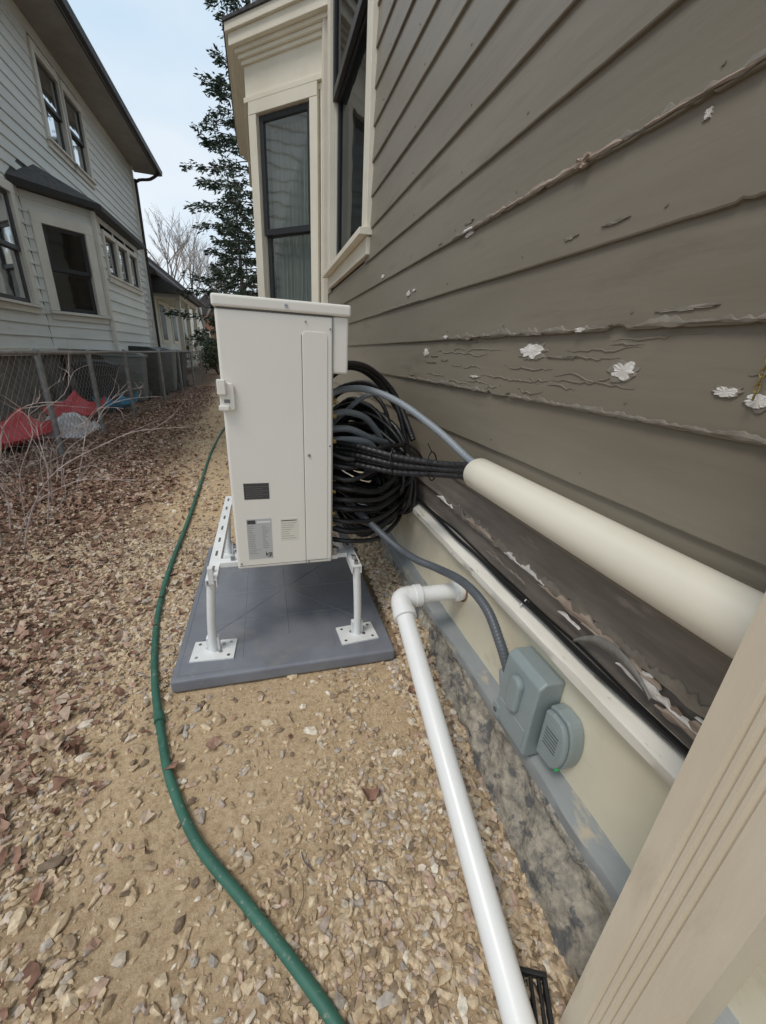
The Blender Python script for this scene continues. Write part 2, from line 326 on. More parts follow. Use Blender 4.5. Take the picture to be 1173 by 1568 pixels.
# gravel
bm=bmesh.new(); bmesh.ops.create_icosphere(bm,subdivisions=1,radius=1); bm.verts.ensure_lookup_table()
IV=np.array([v.co[:] for v in bm.verts]); IF=np.array([[v.index for v in f.verts] for f in bm.faces]); bm.free()
def stones(name,pts,sizes,m):
    n=len(pts); V=np.repeat(IV[None],n,0).copy()
    V*=1+rng.uniform(-.36,.30,(n,12,1))
    sc=np.stack([rng.uniform(.8,1.5,n),rng.uniform(.55,1.0,n),rng.uniform(.40,.85,n)],1)*sizes[:,None]
    V*=sc[:,None,:]
    t=rng.normal(0,.4,n); c,s=np.cos(t)[:,None],np.sin(t)[:,None]; y=V[:,:,1]*c-V[:,:,2]*s; z=V[:,:,1]*s+V[:,:,2]*c; V[:,:,1]=y;V[:,:,2]=z
    t=rng.uniform(0,6.283,n); c,s=np.cos(t)[:,None],np.sin(t)[:,None]; x=V[:,:,0]*c-V[:,:,1]*s; y=V[:,:,0]*s+V[:,:,1]*c; V[:,:,0]=x;V[:,:,1]=y
    V+=pts[:,None,:]
    F=(IF[None]+(np.arange(n)*12)[:,None,None]).reshape(-1,3)
    return fromnp(name,V.reshape(-1,3),F,m)
P=[];S=[]
def place(n,x0,x1,y0,y1,smin,smax,fn):
    for _ in range(n):
        x=random.uniform(x0,x1);y=random.uniform(y0,y1)
        if -.36<x<.45 and 1.14<y<2.2: continue
        if x>.60 : continue
        if random.random()>fn(x,y): continue
        s=smin+(smax-smin)*random.random()**2.0
        P.append((x,y,gz(x,y)+s*.22)); S.append(s)
def dens(x,y):
    d=.60+1.25*nz(x*1.9+4,y*1.6,2)+.45*nz(x*6,y*6,7)
    if -.15<x<.45 and .40<y<1.2: d-=.34
    if y>2.4: d*=.5
    return max(.09,min(1,d))
place(76000,-1.4,.60,.1,2.6,.0030,.0125,dens)
place(16000,-1.6,.60,2.6,6,.006,.014,lambda x,y:max(.12,dens(x,y)*.8))
place(2200,-1.5,.58,.1,4,.011,.0175,lambda x,y:.25+.75*(x<-.1))
place(160,-1.5,-.35,.1,4,.017,.026,lambda x,y:.8)
place(5500,.40,.60,.1,2.2,.006,.016,lambda x,y:.8)
stones('gravel',np.array(P),np.array(S),M_STONES)

# leaves
def leaves(name,n,fn,m):
    base=np.array([(-1,0,0),(-.45,.42,.0),(.25,.5,0),(1,0,0),(.25,-.5,0),(-.45,-.42,0),(-.4,0,-.0),(.3,0,0)],float)
    tris=np.array([(0,6,1),(0,5,6),(1,6,7),(1,7,2),(6,5,4),(6,4,7),(2,7,3),(7,4,3)])
    pts=[];sz=[]
    while len(pts)<n:
        r=fn()
        if r is None: continue
        pts.append(r[:3]); sz.append(r[3])
    pts=np.array(pts);sz=np.array(sz)
    V=np.repeat(base[None],n,0).copy()
    V[:,:,:2]+=rng.normal(0,.16,(n,8,2))
    V[:,:,1]*=rng.uniform(.7,1.6,n)[:,None]
    fold=rng.uniform(-.3,.9,n)[:,None]; cur=rng.normal(.1,.4,n)[:,None]
    V[:,:,2]+=np.abs(V[:,:,1])*fold+V[:,:,0]**2*cur+rng.normal(0,.10,(n,8))
    V*=sz[:,None,None]
    for ax,(i,j),sd in ((0,(1,2),.35),(1,(0,2),.35)):
        t=rng.normal(0,sd,n); c,s=np.cos(t)[:,None],np.sin(t)[:,None]; p=V[:,:,i]*c-V[:,:,j]*s; q=V[:,:,i]*s+V[:,:,j]*c; V[:,:,i]=p;V[:,:,j]=q
    t=rng.uniform(0,6.283,n); c,s=np.cos(t)[:,None],np.sin(t)[:,None]; x=V[:,:,0]*c-V[:,:,1]*s; y=V[:,:,0]*s+V[:,:,1]*c; V[:,:,0]=x;V[:,:,1]=y
    V[:,:,2]-=V[:,:,2].min(1)[:,None]*.8
    V+=pts[:,None,:]
    F=(tris[None]+(np.arange(n)*8)[:,None,None]).reshape(-1,3)
    return fromnp(name,V.reshape(-1,3),F,m,smooth=False)
def lf():
    y=.1+13.5*random.random()**1.75; x=random.uniform(-3.3,.5)
    e=edge_x(y)+.26*nz(x*2,y*2,4)
    if x<e: p=.40+.60*ss(0,.45,e-x)
    else: p=.32*math.exp(-(x-e)/.16)+.004
    if x<-2: p*=.75
    p*=.50+.50*ss(.4,1.7,y)
    if random.random()>p: return None
    if -.4<x<.46 and 1.12<y<2.25: return None
    return (x,y,gz(x,y)+.002+random.random()*.010,.007+.017*random.random()**1.7+(.004 if y>3 else 0))
leaves('leaf_litter',42000,lf,M_LEAF)
mb=MB()
for _ in range(70):
    x=random.uniform(-1.3,.5);y=random.uniform(.3,3.2)
    if -.4<x<.5 and 1.1<y<2.3: continue
    a=random.uniform(0,6.28);l=random.uniform(.010,.038); z=gz(x,y)+.008
    mb.tube(catmull([(x,y,z),(x+l*math.cos(a),y+l*math.sin(a),z+.006),(x+2*l*math.cos(a+.3),y+2*l*math.sin(a+.3),z)],.01),random.uniform(.0008,.0018),M_BARK,n=5)
mb.build('fallen_twigs')

# ------------------------------------------------------------ gray house (right)
H=empty('clapboard_house')
MW=frame((.64,0,0),(0,1,0),(-1,0,0))
E=.1536; PR=.010
wo=(2.75,4.0,1.80,3.75)
mb=MB()
laps(mb,MW,-1.2,4.32,.709,.863,E,M_SID,wob=.0016,step=.2,fine=(-.3,2.4,.012),proud=PR)
laps(mb,MW,-1.2,4.32,.863,.863+E*36,E,M_SID,openings=[(wo[0]-.02,wo[1]+.02,wo[2]-.05,wo[3]+.02)],wob=.0016,step=.1,fine=(-.3,2.4,.008),proud=PR,
     chips={4:(.5,1.45),2:(.1,1.2),1:(.3,1.9),3:(-.1,.5),7:(-.2,.3)})
laps(mb,MW,-1.2,4.32,.607,.709,.102,M_SKIRT,wob=.002,step=.1,fine=(-.3,2.4,.008),chips={0:(-.2,1.2)},proud=PR)
mb.build('siding',H,smooth=True,recalc=True,angle=30)
mb=MB()
mb.box(.6525,.66,-1.2,4.32,.50,.62,M_SKIRT)
mb.box(.70,3.5,-1.2,4.6,.0,6.4,M_ROOM)
mb.build('wall_core',H)
def wsurf(z):
    k=math.floor((z-.863)/E); f=(z-(.863+k*E))/E; return .64+PR*f-.001
def flake(mb,y,z,w,h,m,x=None,lift=.002,seed=0,n=34,jag=.40):
    x=wsurf(z) if x is None else x
    vs=[(x-lift,y,z)]; sl=PR/E
    for i in range(n):
        t=2*math.pi*i/n; r=1+.55*nz(math.cos(t)*2.3+seed,math.sin(t)*2.3,seed*1.7)+jag*nz(math.cos(t)*9,math.sin(t)*9,seed)
        yy=y+.5*w*r*math.cos(t); zz=z+.5*h*r*math.sin(t)
        vs.append((x+(zz-z)*sl-lift*(.6+.8*random.random()),yy,zz))
    for i in range(n):
        p=vs[1+i]; vs.append((x+.001+(p[2]-z)*sl,y+(p[1]-y)*1.03,z+(p[2]-z)*1.03))
    fs=[(0,1+i,1+(i+1)%n) for i in range(n)]+[(1+i,1+n+i,1+n+(i+1)%n,1+(i+1)%n) for i in range(n)]
    mb.add(vs,fs,m)
# a torn strip: irregular ribbon along a board edge
def torn(mb,y0,y1,z,h,m,x=None,lift=.003,seed=0):
    n=max(6,int((y1-y0)/.004)); vs=[]; sl=PR/E
    for i in range(n+1):
        y=y0+(y1-y0)*i/n; env=min(1,(y-y0)/.02+.05,(y1-y)/.02+.05)
        up=h*env*max(.08,.55+.9*nz(y*22,seed)+.5*nz(y*75,seed,3)); dn=h*.35*env*max(.0,.3+nz(y*30,seed,7))
        xb_=(wsurf(z+.003) if x is None else x)
        vs+=[(xb_-lift*.4,y,z-dn),(xb_-lift,y,z+up*.35),(xb_-lift*.8+up*sl,y,z+up),(xb_+.0012+up*sl,y,z+up*1.05+.0006)]
    mb.add(vs,[(4*i+k,4*i+4+k,4*i+5+k,4*i+1+k) for i in range(n) for k in range(3)],m)
mb=MB()
F=[(.91,1.135,.085,.030),(.62,1.10,.055,.026),(.43,1.08,.032,.012),(.385,1.072,.03,.018),(1.61,1.13,.05,.024),(1.42,1.18,.04,.010),(1.87,1.37,.05,.020),(1.80,1.375,.04,.01),(1.34,1.475,.06,.012),(.592,1.457,.011,.013),(.75,1.175,.03,.008),(1.18,1.06,.05,.006),(2.3,1.50,.05,.014),(.34,1.07,.02,.02)]
for i,(y,z,w,h) in enumerate(F):
    flake(mb,y,z,w*1.15,h*1.3,M_PEELD,lift=.0012,seed=i*3.3+.5,jag=.2); flake(mb,y,z,w,h,M_PEELW,lift=.0026,seed=i*3.3,jag=.22)
for i in range(22):
    y=random.uniform(.2,2.1); z=random.choice([1.02,1.1,1.17,1.33,1.48])+random.uniform(-.01,.03)
    flake(mb,y,z,random.uniform(.02,.09),random.uniform(.003,.008),M_PEELD,lift=.0016,seed=i+50,jag=.2)
KB=lambda k:.863+E*k
for i,(ya,yb,k,hh,mm) in enumerate([(.50,1.45,4,.014,M_PEELD),(.74,1.20,4,.009,M_WOOD),(.52,.70,4,.005,M_WOOD),(1.28,1.38,4,.007,M_PEELW),
        (.12,.62,2,.016,M_PEELD),(.70,1.35,2,.013,M_PEELD),(.30,.42,2,.005,M_WOOD),(.15,1.0,1,.010,M_PEELD),(1.1,1.9,1,.011,M_PEELD),(.22,.36,1,.006,M_WOOD),(.14,.40,3,.009,M_PEELD),(1.7,2.3,3,.008,M_PEELD)]):
    torn(mb,ya,yb,KB(k)+.004,hh,mm,lift=.0022 if mm is M_PEELD else .0040,seed=i*7.7)
flake(mb,.84,1.484,.042,.018,M_WOOD,lift=.006,seed=3.2,jag=.2)
# lower boards: torn strips of pale wood
for i,(ya,yb,z,hh,mm) in enumerate([(.10,1.2,.600,.030,M_PEELD),(.92,1.10,.606,.016,M_WOOD),(.68,.86,.600,.020,M_PEELW),(.48,.70,.592,.022,M_WOOD),(.36,.55,.586,.018,M_WOOD),(.27,.45,.566,.022,M_PEELW),(.12,.36,.553,.026,M_WOOD),(.55,.62,.568,.010,M_PEELW),(1.2,1.34,.604,.010,M_PEELW),(.75,.95,.560,.007,M_PEELD),(.14,.30,.590,.014,M_PEELW)]):
    torn(mb,ya,yb,z,hh,mm,x=.6385,lift=.002 if mm is M_PEELD else .0045,seed=i*5.9+2)
mb.build('peeling_paint',H,recalc=False)
mb=MB()
for i in range(26):
    y=random.uniform(.15,1.4); z=random.choice([1.05,1.09,1.12,1.14,1.08])+random.uniform(-.02,.02); l=random.uniform(.06,.24)
    pts=[]
    for j in range(18):
        yy=y+l*j/17; zz=z+.012*nz(yy*14,z*30,i)+.005*nz(yy*60,z,i); pts.append((wsurf(zz)+.0004,yy,zz))
    mb.tube(pts,.0017,M_SID,n=6,rf=lambda t:.0004+.0017*math.sin(math.pi*t))
mb.build('paint_ridges',H,smooth=True)
mb=MB()
for k in range(12):
    for y in (.22,.63,1.04,1.45,1.9,2.4):
        z=.863+E*k+.03; yy=y+random.uniform(-.05,.05)
        mb.cyl((wsurf(z)+.001,yy,z),(wsurf(z)-.0009,yy,z),.0032,M_SID,n=10)
mb.build('siding_nails',H)
mb=MB()
def strip(mb,prof,m,y0,y1,st=.03,amp=.001,seed=0):
    ys=np.arange(y0,y1+1e-6,st); n=len(prof); vs=[]
    for y in ys:
        for i,(x,z) in enumerate(prof): vs.append((x+amp*nz(y*9,i*2.3,seed),y,z+amp*nz(y*9,i*5.1,seed+3)))
    fs=[]
    for j in range(len(ys)-1):
        for i in range(n-1): a=j*n+i; fs.append((a,a+1,a+n+1,a+n))
    mb.add(vs,fs,m)
strip(mb,[(.66,.520),(.642,.516),(.603,.503),(.598,.499),(.598,.478),(.602,.474),(.63,.474)],M_CAP,-1.2,4.3,amp=.0018,st=.02)
mb.build('water_table_cap',H,smooth=True)
mb=MB(); mb.box(.626,.69,-1.2,4.3,.205,.476,M_BEIGE); mb.build('skirt_board',H,bevel=.002)
mb=MB()
strip(mb,[(.63,.214),(.626,.212),(.583,.196),(.580,.192),(.582,.160),(.60,.156)],M_LEDGE,-1.2,4.3,amp=.003,st=.02,seed=4)
mb.build('gray_ledge',H,smooth=True)
ys=np.arange(-1.2,4.3,.010); zs=np.linspace(.185,-.06,26); vs=[];n=len(zs)
for y in ys:
    out=.065*ss(1.4,.3,y)
    for z in zs:
        f=(.185-z)/.185
        x=.592-out*ss(.1,1,f)-.010*f +.022*nz(y*7,z*16,1)+.014*nz(y*19,z*30,5)+.008*nz(y*55,z*60,2)
        if z>.175: x=.60
        vs.append((x,y,z))
fs=[]
for j in range(len(ys)-1):
    for i in range(n-1): a=j*n+i; fs.append((a,a+1,a+n+1,a+n))
mb=MB(); mb.add(vs,fs,M_STONE); mb.build('stone_foundation',H,smooth=True,angle=45)
window(H,MW,wo[0],wo[1],wo[2],wo[3],cas=.12,proud=.022,mt=M_CREAM,ms=M_SASHD,rec=.03,mid=2.95,curtain=True,sill_out=.045,cur_m=M_CURTD,gl=M_GLASSD)
bx,by=.64,4.32; p0=(.64,4.32)
q=math.sqrt(.5)
MBay=frame((p0[0],p0[1],0),(-q,q,0),(-q,-q,0)); LB=.64/q
bw=(.165,.785,1.22,3.12)
mb=MB()
mb.box(0,bw[0]-.10,-.10,0,.5,3.21,M_CREAM,MBay); mb.box(bw[1]+.095,LB-.0,-.10,0,.5,3.21,M_CREAM,MBay)
mb.box(bw[0]-.10,bw[1]+.095,-.10,-.002,.5,bw[2]-.05,M_CREAM,MBay); mb.box(bw[0]-.10,bw[1]+.095,-.10,-.002,bw[3]+.05,3.21,M_CREAM,MBay)
mb.build('bay_panel',H,bevel=.003)
window(H,MBay,bw[0],bw[1],bw[2],bw[3],cas=.085,proud=.025,mt=M_CREAM,ms=M_SASHD,rec=.04,sash=.045,mid=2.2,sill_out=.03,gl=glassmat('bay_glass',.03,(.68,.72,.71),.5))
def offset(d):
    k=d*math.tan(math.radians(22.5))
    return [(.64,4.32-d*math.sqrt(2)+0),(0-d,4.96-k),(0-d,7.0+k),(.64,7.64+d*math.sqrt(2))]
def bayring(mb,d0,d1,z0,z1,m):
    b=offset(d1); poly=b+[(.645,b[-1][1]),(.645,b[0][1])]
    mb.prism(poly,'z',z0,z1,m)
mb=MB()
mb.box(.004,.05,4.99,6.95,.5,3.21,M_CREAM)
mb.prism([(.01,7.0),(.64,7.63),(.64,7.55),(.05,6.96)],'z',.5,3.21,M_CREAM)
mb.build('bay_walls',H)
mb=MB()
for d,a,b2 in [(.030,3.212,3.25),(.012,3.25,3.47),(.035,3.47,3.50),(.06,3.50,3.53),(.085,3.53,3.56),(.13,3.56,3.64),(.155,3.64,3.70)]:
    bayring(mb,0,d,a,b2,M_CREAM)
mb.build('bay_cornice',H,bevel=.006)
mb=MB()
a=offset(.17); mb.prism(a+[(.645,a[-1][1]),(.645,a[0][1])],'z',3.70,3.725,M_SHING)
a=offset(-.12); mb.prism(a+[(.645,a[-1][1]),(.645,a[0][1])],'z',3.725,6.2,M_SID)
mb.build('bay_upper',H,bevel=.004)
mb=MB(); mb.prism([(.2,6.2),(4.0,9.8),(4.0,6.2)],'y',-1.6,9.0,M_SHING); mb.build('roof',H)
mb=MB(); laps(mb,MW,7.64,9,.5,6.2,.154,M_SID); mb.box(.70,3.5,4.6,9,0,6.19,M_SID); mb.build('rear_wall',H)
mb=MB(); mb.box(.60,.645,4.24,4.325,.52,5.8,M_CREAM); mb.build('bay_corner_board',H,bevel=.003)

# cables on the water table
mb=MB()
for s,(r,dx) in enumerate([(.0055,-.004),(.0035,.008),(.004,-.012)]):
    pts=[(.632+dx+.004*nz(y*5,s),y,.519+r+.006*nz(y*4,s*3)+(.004 if s else 0)+.012*max(0,nz(y*2.3,s*9))) for y in np.arange(.05,2.6,.05)]
    pts=[(min(p[0],.642),p[1],p[2]) for p in pts]
    mb.tube(catmull(pts,.02),r,M_CABLE,n=8)
mb.tube(catmull([(.63,1.75,.52),(.64,1.6,.60),(.62,1.5,.72),(.55,1.5,.78)],.02),.005,M_CABLE,n=8)
mb.tube([(.648,.72,.518),(.628,.722,.533),(.614,.723,.516)],.0025,M_BOLT,n=6)
mb.build('house_cables',smooth=True)
mb=MB()
pts=[(.634,.555,.535),(.635,.53,.560),(.635,.50,.580),(.635,.46,.588),(.634,.42,.584),(.633,.39,.573),(.632,.367,.558)]
c=catmull(pts,.006); vs=[]
for i,p in enumerate(c):
    t=i/(len(c)-1); w=.003+.009*math.sin(math.pi*min(1,t*1.05)); vs+=[(p.x+.001,p.y,p.z+w),(p.x-.001,p.y,p.z+w*.3),(p.x,p.y,p.z-w)]
mb.add(vs,[(3*i+k,3*i+3+k,3*i+4+k,3*i+1+k) for i in range(len(c)-1) for k in (0,1)],M_FLASH)
o=mb.build('loose_flashing',smooth=True,recalc=False); sm=o.modifiers.new('s','SOLIDIFY'); sm.thickness=.002
mb=MB()
mb.cyl((.645,.382,1.142),(.624,.382,1.142),.002,M_BOLT,n=8)
for i in range(7):
    z=1.136-i*.0095; a=(i%2)*math.pi/2+.4
    mb.tube([(.627+.003*math.cos(a)*math.cos(t),.384+.003*math.sin(a)*math.cos(t),z+.0062*math.sin(t)) for t in np.linspace(0,6.283,13)[:-1]],.0011,M_BRASS,n=5,closed=True)
mb.build('brass_chain',smooth=True)

# ------------------------------------------------------------ line-set cover
mb=MB()
pr=[]
for i in range(40):
    t=2*math.pi*i/40; pr.append((.583+.047*math.cos(t)*(1 if math.cos(t)<0 else 1.1),.803+.045*math.sin(t)))
n=40; ysl=[.985,.978,.972,.9,.7,.5,.3,.1,-.3,-1.0]; scl=[.86,.95,1,1,1,1,1,1,1,1]
vs=[]
for y,s in zip(ysl,scl):
    for (x,z) in pr: vs.append((.583+(x-.583)*s,y,.803+(z-.803)*s))
ins=[(.583+(x-.583)*.72,.985,.803+(z-.803)*.72) for x,z in pr]; ins2=[(a_[0],.93,a_[2]) for a_ in ins]
o0=len(vs); vs+=ins; o1=len(vs); vs+=ins2
fs=[]
for j in range(len(ysl)-1):
    for k in range(n): fs.append((j*n+k,j*n+(k+1)%n,(j+1)*n+(k+1)%n,(j+1)*n+k))
for k in range(n):
    fs.append((k,(k+1)%n,o0+(k+1)%n,o0+k)); fs.append((o0+k,o0+(k+1)%n,o1+(k+1)%n,o1+k))
fs.append([o1+k for k in range(n)])
mb.add(vs,fs,M_COVER)
LC=mb.build('line_set_cover',smooth=True,angle=45)

# ------------------------------------------------------------ PVC drain pipe
mb=MB()
yE=1.037; zE=.363; xE=.397
mb.cyl((.63,yE,zE),(xE+.02,yE,zE),.028,M_PVC,n=32)
mb.cyl((.632,yE,zE),(.596,yE,zE),.0345,M_PVC,n=32)
mb.cyl((.612,yE,zE),(.600,yE,zE),.0365,M_PVC,n=32)
A=Vector((xE,yE,zE)); Bp=Vector((.362,.10,-.005)); dr=(Bp-A).normalized()
arc=catmull([A+Vector((.06,0,0)),A+Vector((.025,0,0)),A+Vector((.006,-.006,-.003)),A+dr*.03,A+dr*.07],.006)
mb.tube(arc,.0345,M_PVC,n=28)
mb.cyl(A+Vector((.05,0,0)),A+Vector((.072,0,0)),.0375,M_PVC,n=32)
mb.cyl(A+dr*.055,A+dr*.078,.0375,M_PVC,n=32)
mb.cyl(A+dr*.06,Bp,.0285,M_PVC,n=32)
pipe=mb.build('pvc_drain_pipe',smooth=True)
mb=MB(); mb.cyl((.6255,yE,zE),(.6225,yE,zE),.041,mat('caulk_rust',(.18,.09,.05),(.3,.18,.12),rough=.9,scale=60),n=28); mb.build('wall_seal',pipe)

# ------------------------------------------------------------ pad
PAD=empty('equipment_pad')
mb=MB(); mb.prism([(-.355,1.153),(.437,1.140),(.445,2.18),(-.345,2.18)],'z',.0,.052,M_PAD); mb.build('slab',PAD,bevel=.010,seg=3)
mb=MB(); cx,cy=.045,1.66
for ang in range(0,360,45):
    a=math.radians(ang); l=.46 if ang%90 else .34
    mb.tube([(cx+.03*math.cos(a),cy+.03*math.sin(a),.0514),(cx+l*math.cos(a),cy+l*math.sin(a)*.98,.0514)],.0026,M_PAD,n=6)
mb.tube([(-.335,1.175,.0514),(.417,1.163,.0514),(.425,2.16,.0514),(-.325,2.16,.0514)],.0022,M_PAD,n=6,closed=True)
for i in (-1,1): mb.tube([(cx+i*.17,1.22,.0517),(cx+i*.17,2.1,.0517)],.0016,M_PAD,n=6)
for y in (1.45,1.87): mb.tube([(-.31,y,.0517),(.41,y,.0517)],.0016,M_PAD,n=6)
mb.build('ribs',PAD,smooth=True)

# ------------------------------------------------------------ stand
ST=empty('unit_stand')
mb=MB()
def fbar(pts,w,t,m=M_STEEL): mb.tube(catmull(pts,.02),w,m,n=16,up=(0,1,0),flat=t/w)
for (x,y) in ((-.228,1.279),(.311,1.262)):
    for yy in (y,2.06):
        sx_=1 if x>0 else -1
        a=math.radians(4*sx_); Mr=Matrix.Translation((x,yy,0))@Matrix.Rotation(a,4,'Z')
        mb.box(-.075,.075,-.05,.055,.052,.058,M_STEEL,Mr)
        for px in (-.055,.055):
            for py in (-.033,.038): mb.cyl(Mr@Vector((px,py,.0575)),Mr@Vector((px,py,.0588)),.006,M_BOLT if (px<0)==(py<0) else M_UNITG,n=14)
        for px,py in ((-.022,.012),(.024,-.012),(.03,.03)): mb.cyl(Mr@Vector((px,py,.0575)),Mr@Vector((px,py,.062)),.007,M_BOLT,n=8)
        xt=x+(.024 if sx_<0 else -.013)
        fbar([(x,yy,.055),(x,yy,.12),(x+(xt-x)*.25,yy,.22),(x+(xt-x)*.7,yy,.33),(xt,yy,.372)],.015,.015)
        mb.box(-.022,.022,-.004,.018,.056,.115,M_STEEL,Mr)
for x in (-.204,.298):
    mb.box(x-.018,x+.018,1.245,2.10,.372,.376,M_STEEL); mb.box(x-.018,x-.015,1.245,2.10,.345,.372,M_STEEL); mb.box(x+.015,x+.018,1.245,2.10,.345,.372,M_STEEL)
    for y in np.arange(1.30,2.08,.12): mb.box(x-.004,x+.004,y,y+.04,.3762,.3768,M_UNITG)
for y in (1.36,1.98):
    mb.box(-.185,.279,y-.018,y+.018,.366,.384,M_STEEL)
    for x in (-.14,.24): mb.cyl((x,y,.384),(x,y,.40),.009,M_BOLT,n=6)
mb.box(-.212,-.196,1.243,1.262,.36,.42,M_STEEL)
mb.build('frame',ST,smooth=True,angle=35,bevel=.0015)
mb=MB()
for x in (-.204,.298):
    for y in (1.262,1.30): mb.cyl((x,y,.376),(x,y,.392),.0075,M_BOLT,n=6)
mb.build('bolts',ST)

# ------------------------------------------------------------ outdoor unit
UN=empty('heat_pump_outdoor_unit')
X0,X1,Y0,Y1,Z0,Z1=-.118,.211,1.276,2.226,.388,1.205
mb=MB(); mb.box(X0,X1,Y0,Y1,Z0,Z1,M_UNIT); mb.build('cabinet',UN,bevel=.008,seg=3)
mb=MB(); mb.box(X0-.006,.262,Y0-.006,Y1+.006,Z1+.001,Z1+.033,M_UNIT); mb.build('top_lid',UN,bevel=.007,seg=3)
mb=MB()
mb.box(X1-.002,.257,Y0+.004,1.62,1.045,Z1+.0005,M_UNIT); mb.build('valve_hood',UN,bevel=.007,seg=3)
mb=MB()
def rr(x0,x1,z0,z1,r,n=8):
    pts=[]
    for (cx_,cz_,a0,rd) in ((x1-r,z1-r,0,r),(x0+r,z1-r,90,r),(x0+.004,z0+.004,180,.004),(x1-.004,z0+.004,270,.004)):
        for i in range(n+1):
            a=math.radians(a0+90*i/n); pts.append((cx_+rd*math.cos(a),cz_+rd*math.sin(a)))
    return pts
mb.prism(rr(.118,.192,.405,1.16,.014),'y',Y0+.001,Y0-.0022,M_UNIT)
mb.build('service_panel',UN,bevel=.0012)
mb=MB()
mb.box(.1145,.1163,Y0-.0006,Y0+.002,.392,1.15,M_UNITG)
mb.box(X0+.004,X1-.004,Y0-.0008,Y0+.002,1.2015,1.2048,M_UNITG)
mb.box(.206,.2078,Y0-.0006,Y0+.002,.392,1.20,M_UNITG)
mb.box(X0+.006,X1-.006,Y0-.0005,Y0+.002,.400,.4015,M_UNITG)
mb.build('seams',UN)
mb=MB()
for (x,z,r) in ((.074,1.222,.005),(.132,.79,.005),(.128,1.185,.003),(.125,.395,.004),(.2,.82,.003),(.2,1.17,.003),(-.105,.41,.003)):
    y=Y0-.006 if z>1.21 else Y0; y=y-.0022 if (.118<x<.192 and z<1.16) else y
    mb.cyl((x,y+.001,z),(x,y-.003,z),r,M_BOLT,n=14); mb.box(x-r*.7,x+r*.7,y-.0034,y-.003,z-.0006,z+.0006,M_UNITG)
mb.build('screws',UN,smooth=True)
mb=MB()
mb.prism([(-.124,.935),(-.118,.93),(-.088,.93),(-.082,.936),(-.082,1.0),(-.088,1.008),(-.124,1.008)],'y',Y0+.002,Y0-.010,M_UNIT)
mb.box(-.128,-.104,Y0-.022,Y0-.006,.975,1.018,M_UNIT); mb.box(-.128,-.098,Y0-.018,Y0-.008,.93,.945,M_UNIT)
mb.build('hand_grip',UN,bevel=.003)
mb=MB(); mb.box(-.112,-.096,Y0-.0112,Y0-.0102,.952,.962,M_LABD); mb.build('grip_recess',UN)
mb=MB()
mb.box(-.079,.000,Y0-.0008,Y0+.001,.645,.700,M_LABB)
for i in range(6): mb.box(-.074,-.004 if i%2 else -.02,Y0-.0012,Y0-.0008,.653+i*.007,.6537+i*.007,M_LABD)
mb.box(-.079,.001,Y0-.0008,Y0+.001,.425,.575,M_LABG)
mb.box(-.076,-.05,Y0-.0012,Y0-.0008,.557,.571,M_LABB); mb.box(-.046,-.002,Y0-.0012,Y0-.0008,.56,.566,M_LABW2)
for i in range(16):
    z=.548-i*.0068; w=random.uniform(.3,1)
    if z<.463: mb.box(-.076,-.076+.045*w,Y0-.0012,Y0-.0008,z,z+.0009,M_LABD)
    else:
        mb.box(-.076,-.076+.03*random.uniform(.4,1),Y0-.0012,Y0-.0008,z,z+.0011,M_LABD); mb.box(-.030,-.030+.026*w,Y0-.0012,Y0-.0008,z,z+.0011,M_LABD)
for i in range(7):
    for j in range(7):
        if random.random()<.55: mb.box(-.022+i*.003,-.0192+i*.003,Y0-.0013,Y0-.0008,.429+j*.003,.4318+j*.003,M_LABB)
mb.box(.030,.090,Y0-.0008,Y0+.001,.490,.572,M_LABW)
for i in range(9):
    z=.562-i*.0082; mb.box(.034,.034+random.uniform(.025,.052),Y0-.0012,Y0-.0008,z,z+.0010 if i else z+.003,M_LABB if i<1 else M_LABD)
mb.build('labels',UN)
mb=MB()
cy,cz,rad=1.90,.80,.33
mb.tube([(X0-.004,cy+rad*math.cos(t),cz+rad*math.sin(t)) for t in np.linspace(0,2*math.pi,49)[:-1]],.008,M_UNIT,n=8,closed=True)
for r in np.arange(.05,rad,.028):
    mb.tube([(X0-.010,cy+r*math.cos(t),cz+r*math.sin(t)) for t in np.linspace(0,2*math.pi,49)[:-1]],.0018,M_UNIT,n=5,closed=True)
for k in range(12):
    a=k*math.pi/6; mb.tube([(X0-.012,cy+.05*math.cos(a),cz+.05*math.sin(a)),(X0-.006,cy+rad*math.cos(a),cz+rad*math.sin(a))],.003,M_UNIT,n=5)
mb.prism([(cy+.32*math.cos(t),cz+.32*math.sin(t)) for t in np.linspace(0,2*math.pi,41)[:-1]],'x',X0-.0015,X0+.001,M_UNITG)
for i in range(40): z=.42+i*.019; mb.box(X1,X1+.003,1.66,2.2,z,z+.004,M_UNITG)
for i in range(4):
    for dz in (0,.05):
        z=.48+i*.14+dz; mb.cyl((X1,1.40,z),(X1+.03,1.40,z),.011,M_BRASS,n=12)
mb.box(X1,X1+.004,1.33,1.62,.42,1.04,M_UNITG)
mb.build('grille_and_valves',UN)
mb=MB(); mb.box(.205,.235,1.30,1.42,.384,.40,M_STEEL); mb.cyl((.222,1.31,.40),(.222,1.31,.43),.012,M_BOLT,n=12); mb.build('bracket',UN,bevel=.002)

